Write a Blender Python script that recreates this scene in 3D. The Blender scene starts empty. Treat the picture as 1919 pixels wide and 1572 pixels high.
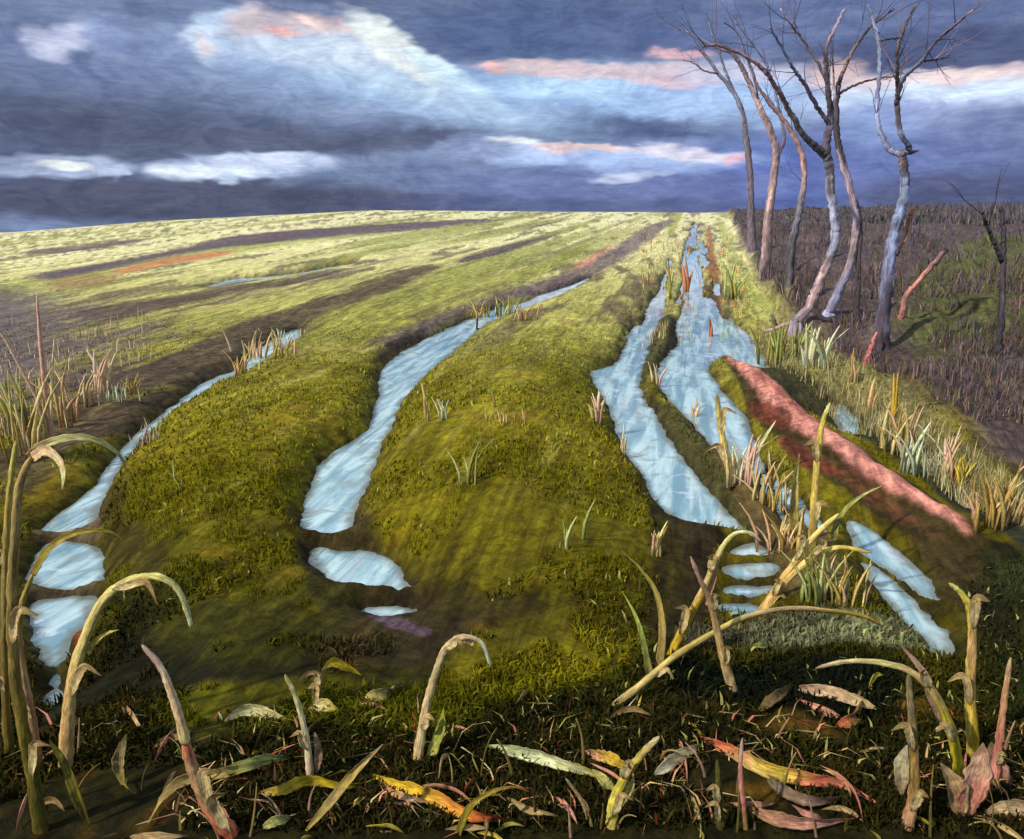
import bpy, math, random
import numpy as np
random.seed(7); rng = np.random.default_rng(7)
R = math.radians
scene = bpy.context.scene
C = scene.collection

def lin(c):
    out = []
    for v in c[:3]:
        v = v / 255.0
        out.append(v / 12.92 if v <= 0.04045 else ((v + 0.055) / 1.055) ** 2.4)
    return tuple(out)

# ------------------------------------------------------------------ camera
CAM_H, FPX, PITCH = 2.0, 1500.0, R(13.2)
cam_d = bpy.data.cameras.new('camera'); cam = bpy.data.objects.new('camera', cam_d); C.objects.link(cam)
cam.location = (0, 0, CAM_H); cam.rotation_euler = (R(90) - PITCH, 0, 0)
cam_d.sensor_width = 36; cam_d.lens = 36 * FPX / 1919; cam_d.clip_end = 9000; cam_d.clip_start = 0.05
scene.camera = cam
scene.render.resolution_x, scene.render.resolution_y = 1024, 839
scene.view_settings.view_transform = 'Standard'; scene.view_settings.look = 'None'
scene.view_settings.gamma = 1.0; scene.view_settings.use_curve_mapping = False
scene.view_settings.exposure = 0.0

def ray(px, py):
    a, b = px - 959.5, 786 - py
    d = np.array([a, FPX * math.cos(PITCH) + b * math.sin(PITCH), -FPX * math.sin(PITCH) + b * math.cos(PITCH)])
    return d / np.linalg.norm(d)

# ------------------------------------------------------------------ sun
SUN_DIR = np.array([-0.62, -0.42, 0.60]); SUN_DIR /= np.linalg.norm(SUN_DIR)     # towards the sun: left and behind
SUN_EL = math.asin(SUN_DIR[2]); SUN_AZ = math.atan2(SUN_DIR[0], SUN_DIR[1])
sd = bpy.data.lights.new('sun', 'SUN'); so = bpy.data.objects.new('sun', sd); C.objects.link(so)
sd.energy = 4.3; sd.angle = R(1.5); sd.color = (1.0, 0.94, 0.84)
from mathutils import Vector, Matrix
so.rotation_euler = Vector(SUN_DIR).to_track_quat('Z', 'Y').to_euler()
so.location = tuple(SUN_DIR * 40)

# ------------------------------------------------------------------ node helpers
class NT:
    def __init__(s, tree): s.t = tree; s.n = tree.nodes; s.l = tree.links
    def new(s, typ, ins=None, **kw):
        n = s.n.new(typ)
        for k, v in kw.items(): setattr(n, k, v)
        for k, v in (ins or {}).items():
            sock = n.inputs[k]
            if isinstance(v, bpy.types.NodeSocket): s.l.new(v, sock)
            else: sock.default_value = v
        return n
    def math(s, op, a, b=0.0, clamp=False):
        n = s.new('ShaderNodeMath', {0: a, 1: b}, operation=op, use_clamp=clamp); return n.outputs[0]
    def vmath(s, op, a, b=(0, 0, 0)):
        n = s.new('ShaderNodeVectorMath', {0: a, 1: b}, operation=op)
        return n.outputs['Value'] if op in ('LENGTH', 'DOT_PRODUCT') else n.outputs['Vector']
    def mix(s, f, a, b, blend='MIX'):
        n = s.new('ShaderNodeMix', data_type='RGBA', blend_type=blend)
        for idx, v in ((0, f), (6, a), (7, b)):
            if isinstance(v, bpy.types.NodeSocket): s.l.new(v, n.inputs[idx])
            else: n.inputs[idx].default_value = v if idx == 0 else (*v[:3], 1.0)
        return n.outputs[2]
    def noise(s, vec, scale=5, detail=4, rough=0.55, dist=0.0):
        n = s.new('ShaderNodeTexNoise', {'Vector': vec, 'Scale': scale, 'Detail': detail, 'Roughness': rough, 'Distortion': dist})
        return n.outputs[0], n.outputs[1]
    def mapr(s, v, a, b, c=0.0, d=1.0, smooth=True):
        n = s.new('ShaderNodeMapRange', {0: v, 1: a, 2: b, 3: c, 4: d}, interpolation_type='SMOOTHSTEP' if smooth else 'LINEAR')
        return n.outputs[0]

# ------------------------------------------------------------------ world: stormy broken cloud over a Nishita sky
world = bpy.data.worlds.new('World'); scene.world = world; world.use_nodes = True
w = NT(world.node_tree); w.n.clear()
SKY_STR = 0.1
sky = w.new('ShaderNodeTexSky', sky_type='NISHITA', sun_disc=False, sun_elevation=SUN_EL, sun_rotation=SUN_AZ)
tc = w.new('ShaderNodeTexCoord')
dirv = tc.outputs['Generated']
sep = w.new('ShaderNodeSeparateXYZ', {0: dirv})
az = w.math('ARCTAN2', sep.outputs[0], sep.outputs[1])
el = w.math('ARCSINE', sep.outputs[2])
ae = w.new('ShaderNodeCombineXYZ', {0: az, 1: el, 2: 0.0}).outputs[0]
def stretch(vec, sx, sy, oz=0.0):
    return w.vmath('ADD', w.vmath('MULTIPLY', vec, (sx, sy, 1)), (0, 0, oz))
_, n1c = w.noise(stretch(ae, 5, 13, 1.7), 1.0, 3, 0.62, 0.3)         # ragged cloud-edge warp
_, n2c = w.noise(stretch(ae, 26, 70, 4.2), 1.0, 1, 0.65, 0.6)
warp = w.vmath('ADD', w.vmath('MULTIPLY', w.vmath('SUBTRACT', n1c, (.5, .5, .5)), (.07, .026, 0)),
               w.vmath('MULTIPLY', w.vmath('SUBTRACT', n2c, (.5, .5, .5)), (.034, .013, 0)))
aew = w.vmath('ADD', ae, warp)
def sc(c):
    r, g, b = lin(c); return (1.22 * r / SKY_STR, 1.27 * g / SKY_STR, 1.16 * b / SKY_STR)
nbig, _ = w.noise(stretch(ae, 2.2, 9, 0.3), 1.0, 3, 0.6, 0.4)
nmid, _ = w.noise(stretch(ae, 7, 40, 2.3), 1.0, 2, 0.7, 0.6)
nfine, _ = w.noise(stretch(ae, 30, 160, 7.7), 1.0, 2, 0.7, 1.0)
nbil, _ = w.noise(stretch(ae, 16, 34, 9.1), 1.0, 4, 0.68, 1.2)
cur = w.mix(w.mapr(nbig, .35, .65), sc((92, 102, 138)), sc((108, 124, 168)))
cur = w.mix(w.math('MULTIPLY', w.mapr(nmid, .4, .72), .55), cur, sc((132, 146, 188)))
# cloud patches: pixel centre, half sizes, tilt, colour, opacity, edge start (1 = hard)
BL = [
 (1050, 60, 330, 62, 0, (78, 94, 138), .8, .4), (1500, 45, 420, 50, 0, (92, 104, 152), .6, .4),
 (1750, 95, 260, 32, 0, (74, 82, 122), .8, .45),
 (300, 200, 420, 80, 0, (84, 92, 124), .75, .3), (120, 260, 300, 60, 0, (74, 80, 106), .7, .3),
 (330, 375, 620, 40, 0, (76, 78, 104), .85, .4), (900, 240, 300, 26, 0, (74, 80, 116), .85, .35), (1200, 236, 240, 26, 0, (78, 90, 132), .8, .4),
 (560, 265, 380, 26, 2, (84, 90, 118), .8, .3),
 (1480, 330, 260, 75, 0, (92, 108, 186), .75, .35), (1750, 290, 240, 100, 0, (100, 112, 168), .75, .4), (1800, 370, 200, 45, 0, (78, 82, 118), .8, .4),
 (1150, 350, 400, 40, 0, (106, 116, 168), .75, .4), (1100, 385, 500, 18, 0, (82, 90, 134), .7, .3),
 # big cloud
 (640, 130, 330, 46, -8, (138, 152, 194), .8, .3), (1330, 175, 250, 50, -6, (150, 168, 214), .8, .3), (1640, 200, 130, 50, 0, (150, 162, 212), .7, .3), (180, 110, 220, 60, 0, (108, 120, 164), .7, .3),
 (560, 140, 330, 72, -6, (132, 148, 190), .85, .3), (820, 180, 330, 52, -10, (150, 172, 212), .85, .3), (740, 150, 220, 30, -14, (172, 190, 220), .8, .3),
 (500, 95, 150, 36, 0, (150, 168, 208), .8, .3), (380, 75, 36, 44, 25, (178, 190, 220), .85, .35), (420, 32, 70, 15, 8, (170, 190, 224), .8, .3),
 (490, 48, 85, 28, 0, (164, 148, 152), .85, .4), (630, 62, 90, 22, -14, (186, 156, 154), .85, .35), (520, 62, 34, 10, -12, (224, 142, 118), .9, .3),
 (600, 52, 60, 9, -22, (232, 192, 176), .85, .25), (672, 60, 22, 9, 8, (226, 150, 130), .8, .3), (665, 92, 110, 26, -10, (180, 190, 218), .85, .3),
 (745, 92, 110, 26, -30, (208, 212, 222), .95, .5), (850, 142, 110, 17, -24, (190, 208, 228), .9, .4), (560, 100, 150, 22, -4, (182, 194, 222), .8, .3), (380, 88, 20, 20, 0, (224, 196, 196), .6, .2),
 # top-left wisps
 (72, 75, 38, 22, -40, (160, 165, 200), .75, .25), (120, 72, 60, 22, 30, (176, 180, 212), .8, .3), (190, 65, 45, 34, 0, (132, 146, 194), .7, .3),
 # pink and blue upper band
 (1180, 168, 330, 42, -3, (146, 172, 218), .85, .35), (1080, 160, 150, 22, -3, (172, 198, 232), .7, .3), (1340, 190, 160, 40, -10, (150, 172, 218), .7, .3),
 (1040, 128, 150, 13, -2, (204, 172, 172), .85, .4), (1180, 134, 170, 14, 0, (200, 172, 180), .8, .35), (940, 128, 30, 9, -20, (226, 150, 130), .85, .3),
 (1270, 150, 80, 13, -3, (206, 158, 166), .8, .35), (1262, 104, 66, 8, -4, (204, 142, 142), .85, .35), (1380, 140, 130, 20, 0, (180, 178, 208), .75, .35),
 (1560, 145, 60, 30, 0, (222, 178, 170), .7, .3), (1790, 152, 220, 21, 0, (226, 198, 200), .92, .45), (1780, 184, 250, 26, 0, (192, 204, 234), .9, .35),
 (1690, 210, 160, 22, 0, (150, 164, 212), .7, .3), (1800, 230, 150, 30, -10, (130, 142, 190), .6, .3), (1620, 235, 80, 40, 0, (128, 146, 200), .7, .3),
 # lower band
 (1100, 292, 330, 20, -1, (160, 176, 222), .9, .45), (900, 280, 100, 26, 8, (132, 144, 186), .8, .4), (1040, 278, 80, 8, -2, (214, 178, 178), .85, .35),
 (1130, 274, 110, 6, -2, (228, 186, 172), .9, .35), (970, 268, 50, 9, -4, (206, 210, 226), .8, .3), (1290, 283, 110, 12, -2, (198, 192, 218), .85, .35), (1376, 290, 24, 12, 0, (200, 142, 170), .8, .35),
 (1200, 312, 170, 16, 0, (150, 168, 218), .6, .3), (1180, 332, 80, 8, 6, (188, 194, 226), .6, .3), (700, 300, 160, 12, 2, (112, 122, 164), .7, .3),
 # left white bars
 (100, 314, 128, 20, 1, (158, 168, 206), .95, .6), (130, 313, 52, 9, -3, (226, 230, 244), .95, .45), (225, 320, 24, 14, 0, (170, 180, 214), .7, .4),
 (462, 312, 160, 22, 3, (164, 174, 212), .92, .5), (395, 322, 88, 15, 1, (206, 214, 238), .95, .45), (500, 300, 110, 14, 3, (188, 196, 228), .8, .4), (425, 336, 24, 12, 0, (176, 190, 224), .7, .35),
 # storm cloud low in the sky on both sides, outside the view
 (-500, 250, 480, 90, 0, (84, 92, 128), .7, .3), (2450, 250, 480, 90, 0, (96, 106, 150), .7, .3),
]
for (px, py, rx, ry, ang, col, op, hard) in BL:
    d = ray(px, py); a0, e0 = math.atan2(d[0], d[1]), math.asin(d[2])
    k = 1540.0
    v = w.new('ShaderNodeMapping', {'Vector': aew, 'Location': (a0, e0, 0), 'Rotation': (0, 0, R(ang)), 'Scale': (rx * 1.12 / k, ry * 1.22 / k, 1)}, vector_type='TEXTURE').outputs[0]
    v = w.vmath('MULTIPLY', v, (1, 1, 0))
    f = w.mapr(w.vmath('LENGTH', v), 1.05, hard * 1.1, 0, min(1, op * 1.12))
    mx, mn = max(col), min(col)
    if col[0] > col[2] + 4: col = (col[0] + .4 * (216 - col[0]), col[1] + .42 * (206 - col[1]), col[2] + .55 * (222 - col[2]))      # evening pink kept pale
    elif mn > 140: col = tuple(min(250, v * 1.05) for v in col)
    cur = w.mix(f, cur, sc(col))
# billow relief and streaks inside the clouds
cur = w.mix(w.mapr(nbil, .30, .70, 0, 1), w.mix(1.0, cur, (.80, .82, .86), 'MULTIPLY'), w.mix(1.0, cur, (1.20, 1.18, 1.13), 'MULTIPLY'))
cur = w.mix(w.mapr(nfine, .3, .7, 0, 1), w.mix(1.0, cur, (.90, .90, .92), 'MULTIPLY'), w.mix(1.0, cur, (1.10, 1.10, 1.08), 'MULTIPLY'))
# higher up the cover breaks: pale blue-white cloud with clear Nishita sky in the gaps
n3, _ = w.noise(w.vmath('MULTIPLY', dirv, (3.2, 3.2, 4.5)), 1.0, 2, 0.6, 0.4)
high = w.mix(w.mapr(n3, .38, .62), sc((150, 176, 214)), sc((196, 206, 226)))
high = w.mix(w.mapr(n3, .42, .34, 0, .5), high, sky.outputs[0])
cur = w.mix(w.mapr(w.math('ADD', el, w.math('MULTIPLY', nbil, .06)), .27, .46), cur, high)
bg = w.new('ShaderNodeBackground', {'Color': cur, 'Strength': SKY_STR})
w.l.new(bg.outputs[0], w.new('ShaderNodeOutputWorld').inputs[0])
world.cycles.sampling_method = 'MANUAL'; world.cycles.sample_map_resolution = 512

# ------------------------------------------------------------------ numpy noise
def vnoise(x, y, seed=0):
    xi, yi = np.floor(x).astype(np.int64), np.floor(y).astype(np.int64)
    fx, fy = x - xi, y - yi
    fx = fx * fx * (3 - 2 * fx); fy = fy * fy * (3 - 2 * fy)
    def h(a, b):
        n = (a * 374761393 + b * 668265263 + seed * 1442695041) & 0xffffffff
        n = ((n ^ (n >> 13)) * 1274126177) & 0xffffffff
        return ((n ^ (n >> 16)) & 0xffff) / 65535.0
    return (h(xi, yi) * (1 - fx) + h(xi + 1, yi) * fx) * (1 - fy) + (h(xi, yi + 1) * (1 - fx) + h(xi + 1, yi + 1) * fx) * fy
def fbm(x, y, o=4, seed=0):
    s, a, t = 0, 1, 0
    for i in range(o):
        s = s + a * vnoise(x * 2 ** i + 13.1 * i, y * 2 ** i + 7.7 * i, seed + i); t += a; a *= .55
    return s / t
def sst(v, a, b):
    t = np.clip((v - a) / (b - a), 0, 1); return t * t * (3 - 2 * t)

# ------------------------------------------------------------------ base ground shape: a field rising gently to a crest
YC, RAMP0 = 90.0, 5.0
RP = np.array([-900, 0, 300, 700, 1300, 1919, 2800]); RV = np.array([-22, -4, 18, 36, 32, 33, 33])
RA = (RP - 959.5) / 1540.0
def base_z(x, y):
    x = np.asarray(x, float); y = np.asarray(y, float)
    zc = CAM_H + np.interp(x / np.maximum(y, 6.0), RA, RV) / 1540.0 * YC
    t = (y - RAMP0) / (YC - RAMP0)
    s = np.where(t < .8, t / .9, .8889 + 1.1111 * (t - .8) - 2.778 * (t - .8) ** 2)
    s = np.where(t < .06, np.maximum(t + .02, 0) ** 2 / (4 * .02 * .9) * .0 + np.maximum(t, 0) / .9, s)
    s = np.where(t > 1, 1 - sst(t, 1.0, 2.6), s)
    return zc * np.maximum(s, 0)
def hit(px, py, hf=None):
    """where the line of sight through a reference pixel meets the ground"""
    hf = hf or base_z
    d = ray(px, py); ys = np.concatenate([np.linspace(.5, 12, 260), np.linspace(12.05, 92, 500)])
    xs = d[0] / d[1] * ys; zs = CAM_H + d[2] / d[1] * ys
    g = hf(xs, ys) - zs
    i = np.argmax(g > 0)
    if g[i] <= 0: return np.array([xs[-1], ys[-1], float(hf(xs[-1:], ys[-1:])[0])])
    if i == 0: i = 1
    f = -g[i - 1] / (g[i] - g[i - 1] + 1e-12)
    y = ys[i - 1] + f * (ys[i] - ys[i - 1]); x = d[0] / d[1] * y
    return np.array([x, y, CAM_H + d[2] / d[1] * y])
def wpoly(pts, smooth=True):
    p = np.array(pts, float)
    if smooth and len(p) > 4:                              # Catmull-Rom on the outline
        n = len(p); q = []
        for i in range(n):
            a, b, c, d = p[i - 1], p[i], p[(i + 1) % n], p[(i + 2) % n]
            for t in (0, 1 / 3, 2 / 3):
                q.append(.5 * (2 * b + (c - a) * t + (2 * a - 5 * b + 4 * c - d) * t * t + (3 * b - a - 3 * c + d) * t ** 3))
        p = np.array(q)
    return np.array([hit(a, b)[:2] for a, b in p])
def sdist(poly, x, y, margin=1.6):
    """signed distance (negative inside) to an outline on the ground"""
    out = np.full(x.shape, 9.0)
    lo, hi = poly.min(0) - margin, poly.max(0) + margin
    m = (x > lo[0]) & (x < hi[0]) & (y > lo[1]) & (y < hi[1])
    if not m.any(): return out
    X, Y = x[m], y[m]; d2 = np.full(X.shape, 1e9); ins = np.zeros(X.shape, bool)
    for i in range(len(poly)):
        ax, ay = poly[i - 1]; bx, by = poly[i]
        ex, ey = bx - ax, by - ay; L = ex * ex + ey * ey + 1e-12
        t = np.clip(((X - ax) * ex + (Y - ay) * ey) / L, 0, 1)
        d2 = np.minimum(d2, (X - ax - t * ex) ** 2 + (Y - ay - t * ey) ** 2)
        c = (ay > Y) != (by > Y)
        ins ^= c & (X < (bx - ax) * (Y - ay) / ((by - ay) if abs(by - ay) > 1e-12 else 1e-12) + ax)
    out[m] = np.where(ins, -1, 1) * np.sqrt(d2)
    return out

# ------------------------------------------------------------------ outlines
WATER = [
 ('left_track', [(560,612),(520,628),(480,652),(440,688),(400,703),(365,722),(335,746),(300,773),(260,800),(225,835),(198,870),(175,905),(130,938),(92,968),(72,990),(110,994),(150,990),(182,975),(190,935),(215,885),(250,838),(290,800),(335,770),(385,735),(432,716),(470,692),(500,668),(560,632)]),
 ('left_track', [(75,1015),(100,1006),(150,1008),(185,1020),(193,1048),(190,1085),(160,1092),(120,1098),(80,1092),(52,1080),(58,1045)]),
 ('left_track', [(60,1118),(100,1112),(150,1108),(180,1112),(170,1145),(140,1185),(120,1225),(95,1240),(70,1215),(55,1170)]),
 ('left_track', [(92,1262),(104,1250),(114,1265),(112,1300),(100,1315),(90,1300)]),
 ('middle_track', [(884,598),(930,573),(980,563),(1010,550),(1060,534),(1100,518),(1106,523),(1064,546),(1014,566),(975,581),(930,596),(896,614)]),
 ('middle_track', [(892,590),(860,602),(810,625),(752,656),(716,686),(709,722),(702,762),(690,797),(642,830),(602,858),(580,900),(565,945),(567,982),(610,998),(648,992),(668,950),(690,900),(705,850),(735,790),(760,742),(790,708),(830,674),(870,640),(903,606)]),
 ('middle_track', [(580,1028),(600,1016),(640,1024),(690,1022),(730,1038),(760,1068),(768,1100),(740,1102),(690,1094),(640,1088),(610,1070),(585,1048)]),
 ('middle_track', [(680,1134),(720,1124),(782,1128),(775,1144),(720,1150),(690,1146)]),
 ('right_track', [(1247,488),(1236,530),(1205,578),(1215,598),(1188,612),(1168,640),(1160,665),(1138,682),(1105,695),(1130,740),(1150,790),(1168,832),(1200,880),(1230,932),(1262,968),(1300,980),(1350,986),(1408,994),(1390,974),(1360,948),(1330,910),(1302,880),(1272,842),(1242,795),(1226,765),(1206,740),(1202,700),(1216,660),(1230,622),(1236,602),(1249,585),(1257,545),(1258,515),(1262,488)]),
 ('right_track', [(1293,425),(1309,425),(1330,520),(1352,570),(1385,605),(1425,645),(1440,690),(1405,690),(1362,672),(1330,682),(1352,722),(1400,780),(1420,828),(1432,880),(1408,885),(1380,860),(1335,830),(1292,782),(1245,735),(1230,700),(1250,662),(1267,640),(1262,600),(1266,585),(1276,540),(1284,480)]),
 ('right_track', [(1425,872),(1450,905),(1475,960),(1503,1000),(1488,1008),(1455,950),(1430,905)]),
 ('right_track', [(1442,884),(1490,915),(1550,985),(1530,992),(1482,952),(1446,912)]),
 ('right_track', [(1375,1018),(1410,1006),(1438,1018),(1450,1032),(1410,1036),(1372,1036)]),
 ('right_track', [(1358,1052),(1400,1046),(1452,1048),(1460,1062),(1440,1074),(1395,1078),(1360,1072)]),
 ('right_track', [(1362,1092),(1410,1088),(1456,1090),(1440,1108),(1400,1112),(1368,1106)]),
 ('right_track', [(1350,1126),(1385,1118),(1422,1128),(1430,1142),(1396,1152),(1360,1146)]),
 ('rut_by_clay', [(1588,972),(1612,972),(1650,996),(1702,1036),(1746,1078),(1760,1112),(1735,1114),(1690,1080),(1645,1048),(1605,1022)]),
 ('rut_by_clay', [(1612,1046),(1650,1058),(1700,1098),(1750,1146),(1786,1186),(1784,1222),(1756,1228),(1735,1190),(1690,1148),(1650,1100)]),
 ('verge', [(1570,752),(1592,760),(1612,790),(1604,815),(1580,806),(1560,775)]),
 ('verge', [(1738,838),(1752,846),(1762,880),(1752,896),(1738,870)]),
 ('verge', [(1790,908),(1806,914),(1828,945),(1822,956),(1800,936)]),
 ('far_row', [(380,537),(430,521),(500,515),(560,508),(645,493),(648,498),(560,517),(470,527),(392,541)]),
]
SRGB = lin
PATCH = [   # colour of crop, stubble, mud, clay and painted foreground shade: outline, colour, edge softness in metres, strength
 ([(55,472),(140,464),(255,450),(262,457),(130,476),(50,480)], (104,82,98), .8, .8),
 ([(60,522),(150,506),(300,478),(450,443),(700,424),(890,412),(905,417),(700,444),(560,455),(400,471),(250,502),(100,532)], (96,80,98), .8, .92),
 ([(1000,432),(800,436),(700,446),(560,462),(430,484),(300,508),(60,560),(40,545),(210,508),(420,470),(700,440)], (186,190,112), .8, .6),
 ([(215,512),(300,490),(425,474),(425,483),(300,506),(230,521)], (200,128,96), .5, .8),
 ([(100,530),(170,520),(230,528),(190,545),(90,552)], (150,120,84), .5, .7),
 ([(130,600),(280,575),(420,547),(520,535),(640,508),(640,518),(560,540),(450,560),(280,604),(150,622)], (92,78,74), .5, .9),
 ([(190,560),(300,545),(420,530),(500,522),(500,530),(340,556),(200,580)], (116,104,84), .6, .7),
 ([(-200,560),(0,545),(100,570),(180,600),(215,660),(210,720),(100,745),(0,760),(-200,800)], (104,92,108), 1.6, .85),
 ([(215,720),(330,690),(450,622),(600,578),(760,513),(815,508),(750,550),(610,608),(510,652),(425,702),(330,742),(255,790),(190,832),(120,880),(90,930),(45,975),(30,900),(50,840),(140,770)], (92,78,70), .55, .9),
 ([(860,492),(960,461),(1040,442),(1030,450),(930,482),(870,498)], (92,76,92), .35, .9),
 ([(960,548),(1080,508),(1150,470),(1200,432),(1262,412),(1240,434),(1180,482),(1100,530),(1000,556),(900,584),(780,640),(705,668),(690,668),(780,622),(870,580)], (118,100,112), .35, .85),
 ([(1075,500),(1110,480),(1160,456),(1130,488),(1090,510),(1060,520)], (200,128,124), .3, .7),
 ([(770,650),(700,690),(705,668),(800,625)], (70,58,60), .15, .8),
 ([(600,600),(800,560),(960,500),(1100,450),(1200,425),(1180,445),(1080,500),(900,566),(700,640),(560,680),(500,680)], (146,150,70), .5, .55),
 # mud and turf at the ridge feet, and shade painted into the colour
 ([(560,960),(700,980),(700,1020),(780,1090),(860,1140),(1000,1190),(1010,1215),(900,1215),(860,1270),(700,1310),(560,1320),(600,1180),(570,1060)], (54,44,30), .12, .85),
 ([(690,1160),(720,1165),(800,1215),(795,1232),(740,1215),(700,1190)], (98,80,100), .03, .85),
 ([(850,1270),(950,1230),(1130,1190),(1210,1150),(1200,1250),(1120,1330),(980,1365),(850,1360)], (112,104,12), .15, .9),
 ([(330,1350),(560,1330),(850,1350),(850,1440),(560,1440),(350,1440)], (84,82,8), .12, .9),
 ([(200,1130),(330,1110),(420,1180),(600,1240),(580,1330),(330,1350),(200,1400),(130,1400),(170,1250)], (26,26,8), .15, .9),  # near-black painted shade at the left foreground
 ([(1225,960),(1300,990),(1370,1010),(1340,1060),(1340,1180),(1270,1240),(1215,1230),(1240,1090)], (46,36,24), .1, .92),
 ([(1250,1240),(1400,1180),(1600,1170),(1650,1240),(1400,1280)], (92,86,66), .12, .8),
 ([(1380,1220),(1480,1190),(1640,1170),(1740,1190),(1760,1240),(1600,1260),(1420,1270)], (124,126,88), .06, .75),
 ([(1200,1300),(1400,1290),(1680,1275),(1700,1360),(1650,1440),(1300,1400)], (16,22,10), .12, .95),  # painted shade, black green, right foreground
 ([(785,1062),(900,1135),(1050,1185),(1190,1170),(1228,1050),(1195,930),(1262,1000),(1262,1210),(1100,1235),(850,1180)], (66,60,8), .22, .6),  # lower flank of the right ridge, its shade put in as colour
 ([(200,1000),(330,1045),(480,1085),(600,1140),(640,1230),(560,1310),(400,1270),(200,1160)], (74,72,6), .3, .6),  # same painted shade on the left ridge's lower slope
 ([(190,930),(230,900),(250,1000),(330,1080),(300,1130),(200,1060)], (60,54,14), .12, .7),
 # mud bars and wet gravel in the left rut
 ([(60,985),(190,985),(195,1012),(60,1015)], (122,106,84), .03, .9), ([(45,1085),(190,1085),(185,1118),(45,1120)], (120,108,84), .03, .9),
 ([(150,1118),(195,1120),(185,1170),(140,1215),(130,1180)], (168,84,58), .04, .9), ([(40,1150),(130,1160),(110,1260),(50,1250)], (112,108,78), .05, .8),
 # right: verge, ridge beside the clay, banks
 ([(1210,600),(1235,590),(1270,600),(1280,650),(1225,700),(1215,740),(1290,800),(1420,930),(1470,1040),(1410,1000),(1290,870),(1215,760),(1205,690)], (84,84,52), .05, .9),
 ([(1255,600),(1270,605),(1278,650),(1240,690),(1250,640)], (56,46,36), .04, .9),
 ([(1300,800),(1380,850),(1470,920),(1560,1010),(1580,1140),(1470,1130),(1440,1010),(1380,930)], (112,96,62), .08, .9),
 ([(1350,672),(1400,690),(1500,772),(1560,826),(1650,894),(1760,960),(1830,1030),(1919,1090),(1919,1240),(1800,1180),(1700,1020),(1560,930),(1450,830),(1380,720)], (58,48,28), .06, .9),
 ([(1350,674),(1395,690),(1475,758),(1562,834),(1650,904),(1740,958),(1818,1024),(1800,1032),(1710,978),(1615,920),(1540,866),(1472,810),(1425,760),(1385,706)], (206,116,104), .09, .92),
 ([(1470,830),(1560,890),(1660,950),(1790,1040),(1780,1050),(1650,975),(1540,905),(1465,845)], (124,76,56), .1, .5), ([(1420,720),(1500,785),(1600,860),(1598,868),(1490,796),(1416,732)], (170,96,78), .06, .55),
 ([(1820,1040),(1919,1080),(2100,1200),(2100,1500),(1880,1400),(1800,1200),(1780,1100)], (34,38,16), .15, .9), ([(1850,1060),(1919,1100),(1919,1200),(1860,1150)], (70,78,40), .1, .7),
 ([(1400,762),(1440,775),(1480,800),(1470,822),(1430,800)], (120,60,44), .03, .8), ([(1450,830),(1500,860),(1570,905),(1560,915),(1490,885)], (112,56,44), .03, .8),
 ([(1480,770),(1560,810),(1680,890),(1820,1000),(1919,1070),(2100,1180),(2100,1060),(1919,960),(1760,870),(1640,790),(1520,720),(1440,680),(1400,676)], (56,56,38), .08, .95),
 ([(1600,820),(1700,900),(1860,1020),(1919,1060),(1919,1030),(1780,930),(1680,850)], (52,64,52), .06, .7),
 ([(1440,600),(1500,640),(1600,700),(1700,770),(1800,850),(1919,950),(1919,1000),(1800,930),(1700,850),(1600,790),(1500,720),(1430,660)], (140,134,98), .2, .7),
 # red silt in the wet right track
 ([(1284,462),(1294,462),(1298,520),(1292,556),(1284,552)], (186,110,74), .12, .9), ([(1322,440),(1334,440),(1352,560),(1352,640),(1330,640),(1328,560)], (150,84,58), .15, .8),
 ([(1345,430),(1356,420),(1420,560),(1445,600),(1420,610),(1380,540)], (176,182,106), .3, .8),
]
BANK = [(1362,396),(1378,450),(1402,510),(1440,598),(1475,640),(1560,684),(1640,722),(1720,775),(1800,846),(1919,950)]

WP = [wpoly(p) for _, p in WATER]
PP = [wpoly(p) for p, *_ in PATCH]
bankw = [hit(a, b)[:2] for a, b in BANK]
bankw = np.array([[bankw[0][0] * 3, bankw[0][1] * 3]] + bankw + [[bankw[-1][0] * 1.6, bankw[-1][1] * .55], [40, 1], [900, 60], [900, 400]])

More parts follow.
